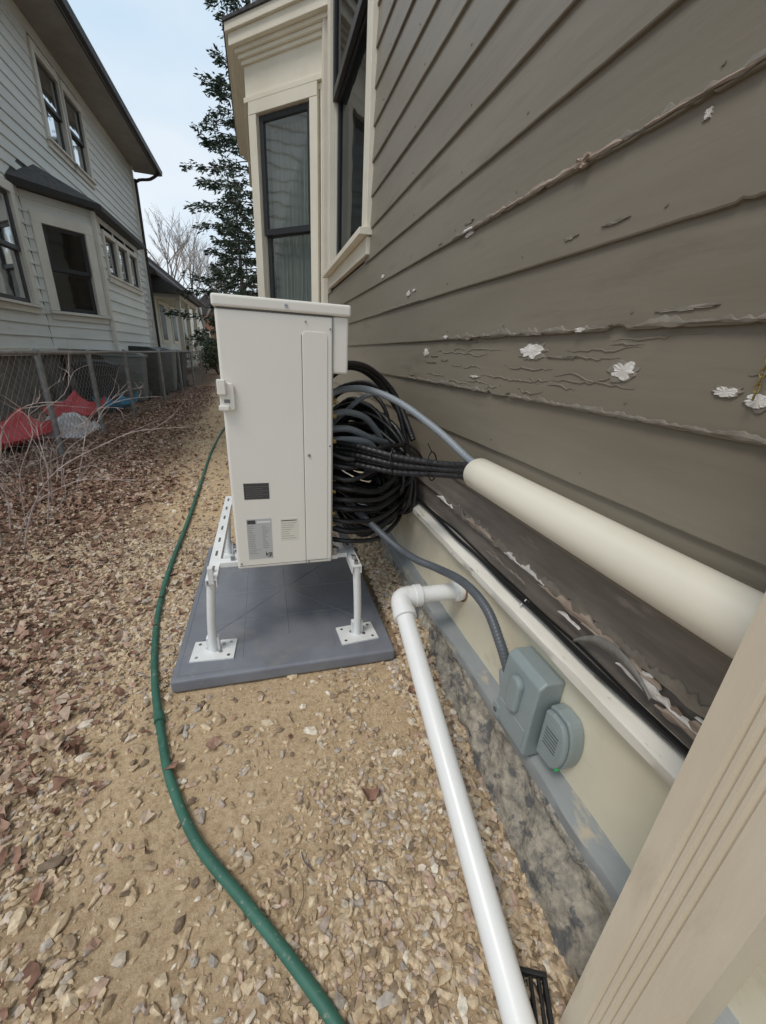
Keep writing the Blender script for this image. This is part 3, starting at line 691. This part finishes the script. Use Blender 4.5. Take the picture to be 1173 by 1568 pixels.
# ------------------------------------------------------------ line sets
LS=empty('refrigerant_line_sets')
mb=MB()
hx,hy=.170,-.28
for i in range(34):
    cxx=.418+random.uniform(-.022,.016); cyy=1.80+random.uniform(-.05,.09); az=random.uniform(.14,.34); cz=.60+random.uniform(-.05,.07); s=random.uniform(.68,1.06)
    if i>=24: az=random.uniform(.05,.12); s=random.uniform(.45,.8); cz=random.uniform(.50,.70); cyy+=.05
    pts=[]
    for k in range(14):
        t=2*math.pi*k/14; pts.append((cxx+hx*s*math.cos(t)+.014*nz(k*.8,i),cyy+hy*s*math.cos(t)+.035*nz(k*.8,i,5),max(.07,cz+az*math.sin(t)+.035*nz(i,k*.8,2))))
    mb.tube(catmull(pts,.012,closed=True),random.choice([.009,.012,.0145]),M_BLACK,n=10,closed=True,rib=.05,pitch=.018)
for i in range(9):
    z=.43+i*.042; y0=1.36+.02*(i%2)
    pts=[(.225,y0+.02,z),(.30,y0,z-.006+.02*nz(i*1.3)),(.42,y0+.04,z-.02+.04*(i>5)+.03*nz(i*2.1,3)),(.53,y0+.13,z+.01),(.585,y0+.28,z+.03*nz(i,2)),(.56,y0+.48,z-.05)]
    mb.tube(catmull(pts,.012),.0125 if i%2 else .0095,M_BLACK,n=10,rib=.05,pitch=.018)
mb.build('coil',LS,smooth=True,angle=80)
mb=MB()
for i in range(5):
    dz=i*.017; dd=(i%2)*.018
    pts=[(.22,1.42,.735+dz),(.30,1.36+dd,.735+dz),(.42,1.24+dd,.735+dz*.8),(.52,1.10+dd*.6,.765+dz*.5),(.575,.99,.785+dz*.5),(.583+.006*(i-2),.90,.785+dz*.5)]
    mb.tube(catmull(pts,.006),.0105,M_BLACK,n=10,rib=.07,pitch=.022)
mb.build('bundle',LS,smooth=True,angle=80)
# zip ties round the bundle
mb=MB()
for c_,t_ in (((.42,1.25,.766),(.10,-.14,.03)),((.505,1.125,.785),(.07,-.13,.02))):
    c_=Vector(c_); t_=Vector(t_).normalized(); s_=Vector((0,0,1)).cross(t_).normalized(); u_=t_.cross(s_)
    mb.tube([c_+s_*.024*math.cos(a)+u_*.046*math.sin(a) for a in np.linspace(0,6.283,25)[:-1]],.0022,M_CABLE,n=6,closed=True)
    mb.tube([c_+u_*.044,c_+u_*.075-s_*.02],.0016,M_CABLE,n=5)
mb.build('zip_ties',LS,smooth=True)
mb=MB()
def cond(pts,r,m): mb.tube(catmull(pts,.003 if r>.009 else .006),r,m,n=12,rib=.035,pitch=.012)
cond([(.215,1.42,.965),(.26,1.43,.985),(.34,1.38,.995),(.43,1.28,.965),(.52,1.14,.895),(.575,1.02,.832),(.59,.93,.815)],.0115,M_COND)
cond([(.215,1.5,.88),(.30,1.5,.90),(.40,1.55,.86),(.48,1.62,.74),(.45,1.75,.60)],.0125,M_COND)
cond([(.215,1.46,.84),(.30,1.45,.845),(.40,1.50,.80),(.50,1.60,.76)],.0125,M_COND)
cond([(.215,1.44,.80),(.28,1.43,.81),(.38,1.46,.79),(.46,1.56,.70)],.0125,M_COND)
cond([(.215,1.55,1.0),(.32,1.6,1.06),(.45,1.7,1.02),(.56,1.7,.90),(.60,1.62,.80)],.013,M_BLACK)
cond([(.215,1.5,1.03),(.30,1.52,1.07),(.42,1.62,1.05),(.54,1.66,.95),(.60,1.56,.78)],.013,M_BLACK)
cond([(.25,1.6,.83),(.36,1.52,.95),(.44,1.5,.97),(.52,1.55,.93)],.009,M_COND)
mb.build('gray_whips',LS,smooth=True,angle=80)

DC=empty('electrical_disconnect')
mb=MB()
mb.tube(catmull([(.575,.62,.30),(.572,.665,.36),(.565,.71,.415),(.56,.79,.47),(.55,.91,.48),(.54,1.08,.435),(.50,1.16,.427),(.46,1.26,.43),(.40,1.35,.47),(.30,1.5,.55)],.0025),.0135,M_COND2,n=14,rib=.04,pitch=.009)
mb.build('flexible_conduit',DC,smooth=True,angle=80)
mb=MB()
mb.prism([(.6255,.435),(.575,.44),(.557,.425),(.553,.35),(.553,.222),(.562,.212),(.6255,.212)],'y',.535,.662,M_BOX)
mb.build('box_body',DC,bevel=.005,seg=3)
mb=MB()
cap_=[]
for t in np.linspace(0,2*math.pi,33)[:-1]: cap_.append((.600+.022*math.cos(t),(.385 if math.sin(t)>0 else .325)+.022*math.sin(t)))
mb.prism(cap_,'x',.558,.538,M_BOX)
mb.build('box_handle_bulge',DC,bevel=.008,seg=3)
mb=MB()
mb.box(.551,.556,.545,.652,.237,.290,M_BOX); mb.box(.549,.56,.64,.672,.225,.262,M_BOX)
mb.cyl((.549,.656,.243),(.546,.656,.243),.007,M_UNITG,n=14)
mb.cyl((.572,.655,.31),(.572,.672,.355),.019,M_BOX,n=18)
mb.build('box_details',DC,bevel=.003)
mb=MB()
def dprof(k=1.0):
    c1,c2=.488,.318; pts=[(.527,.243),(.527,.385),(.505,.392)]
    for i in range(15):
        a=math.radians(80-i*160/14); pts.append((.482-.036*math.cos(a),c2+.073*math.sin(a)))
    pts+=[(.505,.243)]
    return [(c1+(y-c1)*k,c2+(z-c2)*k) for y,z in pts]
mb.prism(dprof(1),'x',.6255,.590,M_BOX); mb.build('receptacle_body',DC,bevel=.004)
mb=MB(); mb.prism(dprof(.92),'x',.590,.575,M_BOX); mb.build('receptacle_cover',DC,bevel=.006,seg=3)
mb=MB()
for i in range(6): z=.298+i*.009; mb.box(.5738,.5755,.470,.510,z,z+.002,M_COND2)
for k in (.76,.62): mb.tube([(.5752,y,z) for y,z in dprof(k)],.0009,M_BOX,n=5,closed=True)
mb.cyl((.585,.460,.266),(.578,.460,.266),.003,mat('green_led_lens',(.02,.5,.1),rough=.3),n=10)
mb.build('receptacle_marking',DC)

# ------------------------------------------------------------ garden hose
hp=[(-.50,7.3),(-.578,6.324),(-.604,4.816),(-.556,3.379),(-.53,2.571),(-.522,2.054),(-.501,1.692),(-.461,1.419),(-.407,1.175),(-.342,.96),(-.297,.831),(-.213,.667),(-.104,.526),(-.015,.411),(.057,.309),(.12,.2),(.2,0),(.25,-.3)]
mb=MB(); c=catmull([(x,y,gz(x,y)+.012) for x,y in hp],.02)
mb.tube(c,.0120,M_HOSE,n=14)
mb.build('garden_hose',smooth=True)
hose=D.objects['garden_hose']
mb=MB(); a=Vector((-.372,1.06,.016)); d=Vector((.055,-.19,0)).normalized(); mb.cyl(a,a+d*.03,.0155,M_HOSE,n=14); mb.build('coupling',hose,smooth=True)

# ------------------------------------------------------------ porch post
mb=MB()
yA,yB=.203,.094; xf=.448; xb=.533
front=[(xf,yB)]
def reed(y0,y1,d): return [(xf+d*math.sin(math.pi*i/8),y0+(y1-y0)*i/8) for i in range(9)]
y=.136
for i in range(4): front+=reed(y,y+.0065,.0035); y+=.0105
front+=[(xf,yA)]
mb.prism(front+[(xb,yA),(xb,yB)],'z',0,2.7,M_POST); mb.build('porch_post',smooth=True,angle=35)
mb=MB(); Md=Matrix.Translation((.402,.238,-.004))@Matrix.Rotation(math.radians(-25),4,'Z'); h_=.045
for a0,a1,c0,c1 in ((-h_,h_,-h_,-h_+.008),(-h_,h_,h_-.008,h_),(-h_,-h_+.008,-h_+.008,h_-.008),(h_-.008,h_,-h_+.008,h_-.008)): mb.box(a0,a1,c0,c1,0,.022,M_DRAIN,Md)
for i in range(-2,3): mb.box(i*.015-.003,i*.015+.003,-h_+.008,h_-.008,.006,.018,M_DRAIN,Md)
mb.box(-h_+.008,h_-.008,-h_+.008,h_-.008,.0,.005,M_DRAIN,Md)
mb.build('drain_grate',bevel=.002)

# ------------------------------------------------------------ neighbor house (left)
NH=empty('white_sided_house')
MN=frame((-3.4,0,0),(0,-1,0),(1,0,0))
zb=.95
wins=[(-12.15,-11.3,4.4,5.55),(-11.1,-10.25,4.4,5.55),(-8.25,-6.9,1.60,3.05)]
ops=[(a-.05,b+.05,c-.05,d+.05) for a,b,c,d in wins]+[(-12.8,-8.57,0,3.3)]
mb=MB(); laps(mb,MN,-16,-3,zb,5.98,.178,M_NSID,openings=ops,proud=.02,step=.5,wob=.004); mb.build('siding',NH,smooth=True,angle=30)
mb=MB(); mb.box(-9,-3.9,3,16,zb,5.97,M_ROOM); mb.box(-9,-3.45,3,15.97,-.1,zb-.002,M_FOUND2)
mb.box(-3.47,-3.36,15.93,16.04,zb,5.95,M_NTRIM); mb.box(-3.45,-3.37,3,15.93,zb-.10,zb+.001,M_NTRIM)
mb.build('wall_core',NH)
MN2=frame((-3.4,16.0,0),(-1,0,0),(0,1,0)); mb=MB(); laps(mb,MN2,.03,5.6,zb,5.98,.178,M_NSID,proud=.02,step=6); mb.build('end_siding',NH)
for i,w in enumerate(wins): window(NH,MN,*w,cas=.12,proud=.03,mt=M_NTRIM,ms=M_SASHB if i<2 else M_SASHD,rec=.04,curtain=(i<2),sill_out=.04)
mb=MB()
mb.prism([(-9.2,10.4),(-2.76,5.98),(-2.76,6.1),(-9.2,10.65),(-15,6.1),(-15,5.98)],'y',2.5,16.5,M_SHING)
mb.box(-3.42,-2.74,2.5,16.5,5.955,5.98,M_SOFF); mb.build('roof',NH)
mb=MB(); mb.prism([(-2.78,5.95),(-2.66,5.97),(-2.64,6.08),(-2.78,6.08)],'y',2.4,16.55,M_GUT); 
mb.tube(catmull([(-2.72,16.3,5.95),(-2.95,16.2,5.75),(-3.3,16.05,5.6),(-3.33,16.08,5.2),(-3.33,16.08,1.0)],.1),.04,M_GUT,n=8); mb.build('gutter',NH)
b1=(-2.67,9.3)
ang45=frame((b1[0],b1[1],0),(-q,-q,0),(q,-q,0)); L45=.73/q
bwn=(.20,.83,1.55,2.80)
mb=MB(); laps(mb,ang45,0,L45,zb,3.18,.178,M_NSID,openings=[(bwn[0]-.05,bwn[1]+.05,bwn[2]-.05,bwn[3]+.05)],proud=.02,step=2)
MF=frame((-2.67,0,0),(0,-1,0),(1,0,0)); fw=[(-11.75,-11.15,2.30,2.92),(-11.0,-10.4,2.30,2.92),(-10.25,-9.65,2.30,2.92)]
laps(mb,MF,-12.06,-9.3,zb,3.18,.178,M_NSID,openings=[(a-.03,b_+.03,c-.03,d+.03) for a,b_,c,d in fw],proud=.02,step=1,wob=.003)
mb.prism([(-3.4,12.8),(-2.67,12.06),(-2.72,12.06),(-3.4,12.74)],'z',zb,3.18,M_NSID)
mb.prism([(-3.45,8.72),(-2.95,9.24),(-2.95,9.34),(-2.95,12.0),(-3.45,12.5)],'z',zb,1.5,M_ROOM)
mb.prism([(-3.38,8.65),(-2.72,9.32),(-2.72,12.04),(-3.38,12.72)],'z',zb-.08,zb-.003,M_NTRIM)
mb.prism([(-3.38,8.8),(-2.85,9.4),(-2.85,11.9),(-3.38,12.5)],'z',0,zb-.08,M_FOUND2)
mb.box(-2.70,-2.645,9.26,9.36,zb,3.18,M_NTRIM)
mb.build('bay_siding',NH)
window(NH,ang45,*bwn,cas=.13,proud=.03,mt=M_NTRIM,ms=M_SASHD,rec=.04,curtain=False)
for w in fw: window(NH,MF,*w,cas=.07,proud=.03,mt=M_NTRIM,ms=M_SASHD,rec=.04,curtain=False,double=False,sill_out=.02)
mb=MB()
o_=.16
lo=[(-3.4,8.57-o_*1.41-.05),(-2.67+o_,9.3-o_*.41),(-2.67+o_,12.06+o_*.41),(-3.4,12.8+o_*1.41+.05)]
hi=[(-3.42,9.0),(-3.42,9.35),(-3.42,12.0),(-3.42,12.35)]
vs=[(x,y,3.20) for x,y in lo]+[(x,y,3.28) for x,y in lo]+[(x,y,3.74) for x,y in hi]
mb.add(vs,[(0,1,2,3),(0,1,5,4),(1,2,6,5),(2,3,7,6)],M_GUT); mb.add(vs,[(4,5,9,8),(5,6,10,9),(6,7,11,10),(8,9,10,11)],M_SHING)
mb.build('bay_roof',NH)
mb=MB(); mb.box(-6.2,-5.2,17.5,18.6,0,13,M_BRICK); mb.build('chimney',NH)

def house(name,x0,x1,y0,y1,h,rh,mw,mr=M_SHING):
    P=empty(name); mb=MB(); mb.box(x0,x1,y0,y1,0,h,mw); mb.build('walls',P)
    mb=MB(); cx=(x0+x1)/2
    mb.prism([(x0-.4,h-.05),(x1+.4,h-.05),(x1+.4,h+.08),(cx,h+rh),(x0-.4,h+.08)],'y',y0-.4,y1+.4,mr); mb.build('roof',P,bevel=.01)
    mb=MB()
    for fl in range(max(1,int(h//2.7))):
        for yy in np.arange(y0+1,y1-1,2.4):
            z=1.3+fl*2.7; mb.box(x1,x1+.05,yy,yy+1.1,z-.1,z+1.5,M_CREAM); mb.box(x1+.05,x1+.06,yy+.12,yy+.98,z+.02,z+1.38,M_SASHD)
        for xx in np.arange(x0+.8,x1-1.2,2.2):
            z=1.3+fl*2.7; mb.box(xx,xx+1.0,y0-.05,y0,z-.1,z+1.5,M_CREAM); mb.box(xx+.1,xx+.9,y0-.06,y0-.05,z+.02,z+1.38,M_SASHD)
    mb.build('windows',P)
    return P
h2=house('porch_house',-9,-4.0,19,28,3.6,2.4,M_NSID)
mb=MB(); mb.box(-4.0,-3.0,19.2,24,2.85,3.0,M_NTRIM); mb.prism([(-4.05,3.0),(-2.8,3.0),(-2.8,3.1),(-4.05,3.75)],'y',19,24.3,M_SHING)
for y in (19.4,21.5,23.7): mb.box(-3.2,-3.04,y,y+.16,.5,2.85,M_CREAM)
mb.box(-4,-3.0,19.2,24,.35,.5,M_NTRIM); mb.build('porch',h2)
house('white_house',-12,-5.0,33,43,4.6,3.2,M_NSID)
house('brown_house',-7.2,-2.2,52,60,4.6,2.6,M_BRICK)
house('tan_house',1.5,9,14,24,5.5,3,M_BEIGE)

# ------------------------------------------------------------ chain link fence
FN=empty('chain_link_fence'); mb=MB(); xf_=-1.98; ft=.97
posts=[1.2,3.0,4.62,5.8,7.17,9.4,11.4,13.4,15.4]
for y in posts: mb.cyl((xf_,y,0),(xf_+.02*nz(y),y,ft+.03),.026,M_FPOST,n=12); mb.cyl((xf_+.02*nz(y),y,ft+.03),(xf_+.02*nz(y),y,ft+.045),.028,M_FPOST,n=12,r2=.006)
mb.tube(catmull([(xf_,y,ft+.012*nz(y*.8)) for y in np.arange(1.2,15.5,.6)],.3),.018,M_RUST,n=8); mb.build('posts_and_rail',FN,smooth=True)
mb=MB(); s=.09; hgt=ft-.03
def wire(p,q_): mb.tube([p,q_],.0017,M_RUST,n=3,caps=False)
y=1.2
while y<15.4:
    wire((xf_+.026,y,.03),(xf_+.026,y+hgt,hgt+.02)); wire((xf_+.029,y,hgt+.02),(xf_+.029,y+hgt,.03)); y+=s
mb.build('mesh_wire',FN)

# ------------------------------------------------------------ yard items
def bin_(name,x,y,s,h,m,rot=0):
    P=empty(name); mb=MB(); M=Matrix.Translation((x,y,0))@Matrix.Rotation(rot,4,'Z')
    a=s*.42;b_=s*.5
    vs=[(-a,-a,.05),(a,-a,.05),(a,a,.05),(-a,a,.05),(-b_,-b_,h),(b_,-b_,h),(b_,b_,h),(-b_,b_,h)]
    mb.add(vs,[(3,2,1,0),(4,5,6,7),(0,1,5,4),(1,2,6,5),(2,3,7,6),(3,0,4,7)],m,M)
    for i in range(5):
        z=.15+i*(h-.3)/4; t=(z-.05)/(h-.05); w=a+(b_-a)*t+.006; mb.box(-w,w,-w,w,z,z+.03,m,M)
    mb.build('body',P,bevel=.01)
    mb=MB(); mb.box(-b_-.03,b_+.03,-b_-.03,b_+.03,h+.001,h+.05,m,M); mb.prism([(-b_,h+.05),(b_,h+.05),(b_*.5,h+.10),(-b_*.5,h+.10)],'y',-b_,b_,m,M); mb.build('lid',P,bevel=.012)
    mb=MB()
    for sx_ in (-1,1): mb.cyl(M@Vector((sx_*(a-.02),a+.03,.1)),M@Vector((sx_*(a+.04),a+.03,.1)),.1,M_BIN,n=16)
    mb.build('wheels',P)
bin_('trash_bin',-2.55,9.3,.62,.85,M_BIN2,.1)
bin_('trash_bin',-2.5,10.4,.7,.95,M_BIN,.0)
bin_('trash_bin',-2.45,11.6,.7,.95,M_BIN2,.05)
bin_('compost_bin',-2.45,12.9,.75,.9,M_BIN,0)
bin_('compost_bin',-2.75,8.3,.6,.70,M_BIN,.2)
def sled(name,x,y,rot,L_,m,tilt=.0,z=.12):
    mb=MB(); M=Matrix.Translation((x,y,z))@Matrix.Rotation(rot,4,'Z')@Matrix.Rotation(tilt,4,'X')
    n=22;k=11;vs=[]
    for i in range(n+1):
        t=i/n; xx=(t-.5)*L_; w=.26*(1-.25*abs(2*t-1)**3); up=.16*max(0,t-.8)/.2+.06*max(0,.12-t)/.12
        for j in range(k):
            s_=j/(k-1)*2-1; zz=.14*abs(s_)**3+up+(.015 if abs(abs(s_)-.5)<.15 else 0); vs.append((xx,s_*w,zz))
    mb.add(vs,[(i*k+j,i*k+j+1,(i+1)*k+j+1,(i+1)*k+j) for i in range(n) for j in range(k-1)],m,M)
    o=mb.build(name,smooth=True,recalc=False); sm=o.modifiers.new('s','SOLIDIFY'); sm.thickness=.008
sled('plastic_sled',-2.6,5.0,1.45,1.1,M_RED,.15,.04); sled('plastic_sled',-2.62,6.75,1.62,1.2,M_RED,.2,.06); sled('plastic_sled',-2.42,7.85,1.3,.6,M_BLUE,.1,.05)
mb=MB(); n=26; vs=[]
for i in range(n+1):
    for j in range(n+1):
        u_,v_=i/n,j/n; e_=min(u_,1-u_,v_,1-v_); z=.02+.20*ss(0,.35,e_)+.09*nz(u_*5,v_*8)*ss(0,.1,e_)
        vs.append((-2.62+.5*u_+.04*nz(v_*6,1),5.45+.8*v_+.04*nz(u_*6,2),z))
mb.add(vs,[(i*(n+1)+j,i*(n+1)+j+1,(i+1)*(n+1)+j+1,(i+1)*(n+1)+j) for i in range(n) for j in range(n)],M_TARP); mb.build('crumpled_tarp',smooth=True,recalc=False)

# ------------------------------------------------------------ plants
def bare_bush(name,cx_,cy_,n,h,m,spread,rmin=.0025,rmax=.006):
    mb=MB()
    for i in range(n):
        a=random.uniform(0,6.283); r0=random.uniform(0,.25); x=cx_+r0*math.cos(a); y=cy_+r0*math.sin(a)*1.6
        a2=a+random.uniform(-.8,.8); L_=h*random.uniform(.45,1.2); sp=spread*random.uniform(.3,1.15)
        pts=[(x,y,0)]; 
        for t in (.2,.4,.6,.8,1.0): pts.append((x+sp*math.cos(a2)*t**1.4+.11*nz(i,t*4),y+sp*math.sin(a2)*t**1.4+.11*nz(i,t*4,4),L_*(t*1.7-.85*t*t)+.06*nz(i,t*9)))
        c=catmull(pts,.05); r=random.uniform(rmin,rmax)
        mb.tube(c,r,m,n=5,rf=lambda t,r=r:r*(1-.75*t))
        for k in range(random.randint(5,9)):
            j=random.randint(len(c)//4,len(c)-2); p=c[j]; d=(c[j+1]-c[j]).normalized(); s=Vector((random.uniform(-1,1),random.uniform(-1,1),random.uniform(-.2,.8))).normalized()
            l=random.uniform(.08,.32); q1=p+(d*.6+s*.6)*l*.5; q2=p+(d*.5+s)*l+Vector((0,0,-.1*l))
            mb.tube([p,q1,q2],r*.45,m,n=4,rf=lambda t,r=r:r*.5*(1-.7*t))
    return mb.build(name,smooth=True)
bare_bush('bare_shrub',-1.50,2.55,22,1.02,M_TWIG,.88,.0025,.0055)
bare_bush('bare_shrub',-1.68,3.3,18,.88,M_TWIG,.78,.002,.005)

def bare_tree(name,x,y,h,m,seed,depth=6,r0=.16):
    random.seed(seed); mb=MB()
    def br(p,d,l,r,k):
        q1=p+d*l*.5+Vector((nz(p.x*3,k),nz(p.y*3,k),0))*l*.10; q2=p+d*l
        mb.tube([p,q1,q2],r,m,n=5 if k<3 else 3,rf=lambda t:r*(1-.35*t),caps=False)
        if k>=depth: return
        for i in range(random.choice([2,3,3]) if k<4 else 3):
            dd=(d+Vector((random.uniform(-1,1),random.uniform(-1,1),random.uniform(-.15,.6)))*.62).normalized()
            br(q2 if i<2 else p+d*l*random.uniform(.5,.9),dd,l*random.uniform(.62,.82),r*.62,k+1)
    br(Vector((x,y,0)),Vector((0,0,1)),h*.28,r0,0)
    return mb.build(name,recalc=False)
bare_tree('bare_tree',-5.9,34,10.5,M_BTREE,3)
bare_tree('bare_tree',-4.6,40,11,M_BTREE,5)
bare_tree('bare_tree',-8.5,48,12,M_BTREE,8)
bare_tree('bare_tree',-3.2,46,10,M_BTREE,11)
random.seed(21)
def spruce(name,x,y,h,rad,z0,seed,nb=150,dens_=1.0,leaf=.17):
    P=empty(name); mb=MB(); mb.tube([(x,y,0),(x+.05,y,h*.5),(x,y,h)],.2,M_BARK,n=8,rf=lambda t:.2*(1-.95*t)+.01)
    V=[];F=[]
    for i in range(nb):
        t=(i+random.random())/nb; z=z0+(h-z0)*t; R_=rad*(1-t)**.7*random.uniform(.45,1.2)+.12; a=i*2.399+random.uniform(-.4,.4)
        droop=random.uniform(.1,.4)
        pts=[Vector((x+R_*s*math.cos(a),y+R_*s*math.sin(a),z+R_*(.12*s-droop*s*s+.12*s**4))) for s in (0,.33,.66,1)]
        mb.tube(pts,.02,M_BARK,n=4,rf=lambda t:.022*(1-.8*t),caps=False)
        ncl=int(4+R_*7)
        for c_ in range(ncl):
            s=random.random()**.5; j=min(2,int(s*3)); p0_=pts[j].lerp(pts[j+1],s*3-j)
            p0_=p0_+Vector((-math.sin(a),math.cos(a),0))*random.uniform(-1,1)*.30*R_*(1.1-s)+Vector((0,0,random.uniform(-.12,.02)))
            for k in range(int(9*dens_)):
                p=p0_+Vector((random.gauss(0,.07),random.gauss(0,.07),random.gauss(0,.045)))
                d=Vector((math.cos(a)+random.uniform(-.9,.9),math.sin(a)+random.uniform(-.9,.9),random.uniform(-.8,.3))).normalized()
                w=d.cross(Vector((random.uniform(-1,1),random.uniform(-1,1),random.uniform(-1,1)))).normalized()
                l=leaf*random.uniform(.5,1.2); o=len(V)
                V+=[p,p+d*l*.5+w*l*.16,p+d*l,p+d*l*.5-w*l*.16]; F.append((o,o+1,o+2,o+3))
    mb.build('trunk_and_limbs',P)
    fromnp('needles',np.array([v[:] for v in V]),np.array(F),M_NEED,parent=P)
    return P
spruce('spruce_tree',.15,17,12.5,3.0,1.0,1,nb=175,dens_=1.2,leaf=.17)
spruce('spruce_tree',-.9,27,9,2.6,.5,2,nb=90,dens_=1.0,leaf=.24)
def shrub(name,x,y,rx,rz,n=1500,leaf=.09):
    P=empty(name); mb=MB()
    for i in range(9):
        a=random.uniform(0,6.28); mb.tube([(x,y,0),(x+.4*rx*math.cos(a),y+.4*rx*math.sin(a),rz*.7),(x+.8*rx*math.cos(a),y+.8*rx*math.sin(a),rz*1.3)],.02,M_BARK,n=4)
    mb.build('stems',P)
    V=[];F=[]
    cl=[(random.uniform(-.7,.7)*rx,random.uniform(-.7,.7)*rx,rz*random.uniform(.4,1.5),random.uniform(.25,.5)*rx) for _ in range(14)]
    for i in range(n):
        c_=random.choice(cl); d=Vector((random.gauss(0,1),random.gauss(0,1),random.gauss(0,1))).normalized()*c_[3]*random.uniform(.6,1.1)
        p=Vector((x+c_[0],y+c_[1],max(.05,c_[2])))+d; w=Vector((random.gauss(0,1),random.gauss(0,1),random.gauss(0,1))).normalized(); u_=w.orthogonal().normalized(); l=leaf*random.uniform(.6,1.3); o=len(V)
        V+=[p,p+w*l*.5+u_*l*.3,p+w*l,p+w*l*.5-u_*l*.3]; F.append((o,o+1,o+2,o+3))
    fromnp('leaves',np.array([v[:] for v in V]),np.array(F),M_SHRUB,parent=P)
shrub('evergreen_shrub',-3.4,26,1.1,1.0); shrub('evergreen_shrub',-1.9,20,.8,.7); shrub('evergreen_shrub',-2.6,31,1.5,1.3); shrub('evergreen_shrub',-4.4,45,2,1.2)

# ------------------------------------------------------------ light
w=D.worlds.new('World'); SC.world=w; w.use_nodes=True; nt=w.node_tree; N=nt.nodes; L=nt.links
bg=N['Background']; bg.inputs[1].default_value=.11
sky=N.new('ShaderNodeTexSky'); sky.sky_type='NISHITA'; sky.sun_disc=False
tc=N.new('ShaderNodeTexCoord'); mp=N.new('ShaderNodeMapping'); mp.inputs['Scale'].default_value=(1.2,1.2,3); L.new(tc.outputs['Generated'],mp.inputs[0])
n=N.new('ShaderNodeTexNoise'); n.inputs['Scale'].default_value=1.6; n.inputs['Detail'].default_value=7; L.new(mp.outputs[0],n.inputs[0])
r=N.new('ShaderNodeValToRGB'); r.color_ramp.elements[0].position=.32; r.color_ramp.elements[1].position=.68
r.color_ramp.elements[0].color=(6.1,7.8,9.3,1); r.color_ramp.elements[1].color=(8.8,9.3,9.7,1); L.new(n.outputs['Fac'],r.inputs[0])
mx=N.new('ShaderNodeMixRGB'); mx.inputs[0].default_value=.85; L.new(sky.outputs[0],mx.inputs[1]); L.new(r.outputs[0],mx.inputs[2]); L.new(mx.outputs[0],bg.inputs[0])
sl=D.lights.new('sun','SUN'); sl.energy=1.4; sl.angle=math.radians(18); sl.color=(1,.93,.83); so=D.objects.new('sun',sl); SC.collection.objects.link(so)
sd=Vector((-.45,-.25,.86)).normalized(); so.rotation_euler=sd.to_track_quat('Z','Y').to_euler()
sky.sun_elevation=math.asin(sd.z); sky.sun_rotation=math.atan2(sd.x,sd.y)
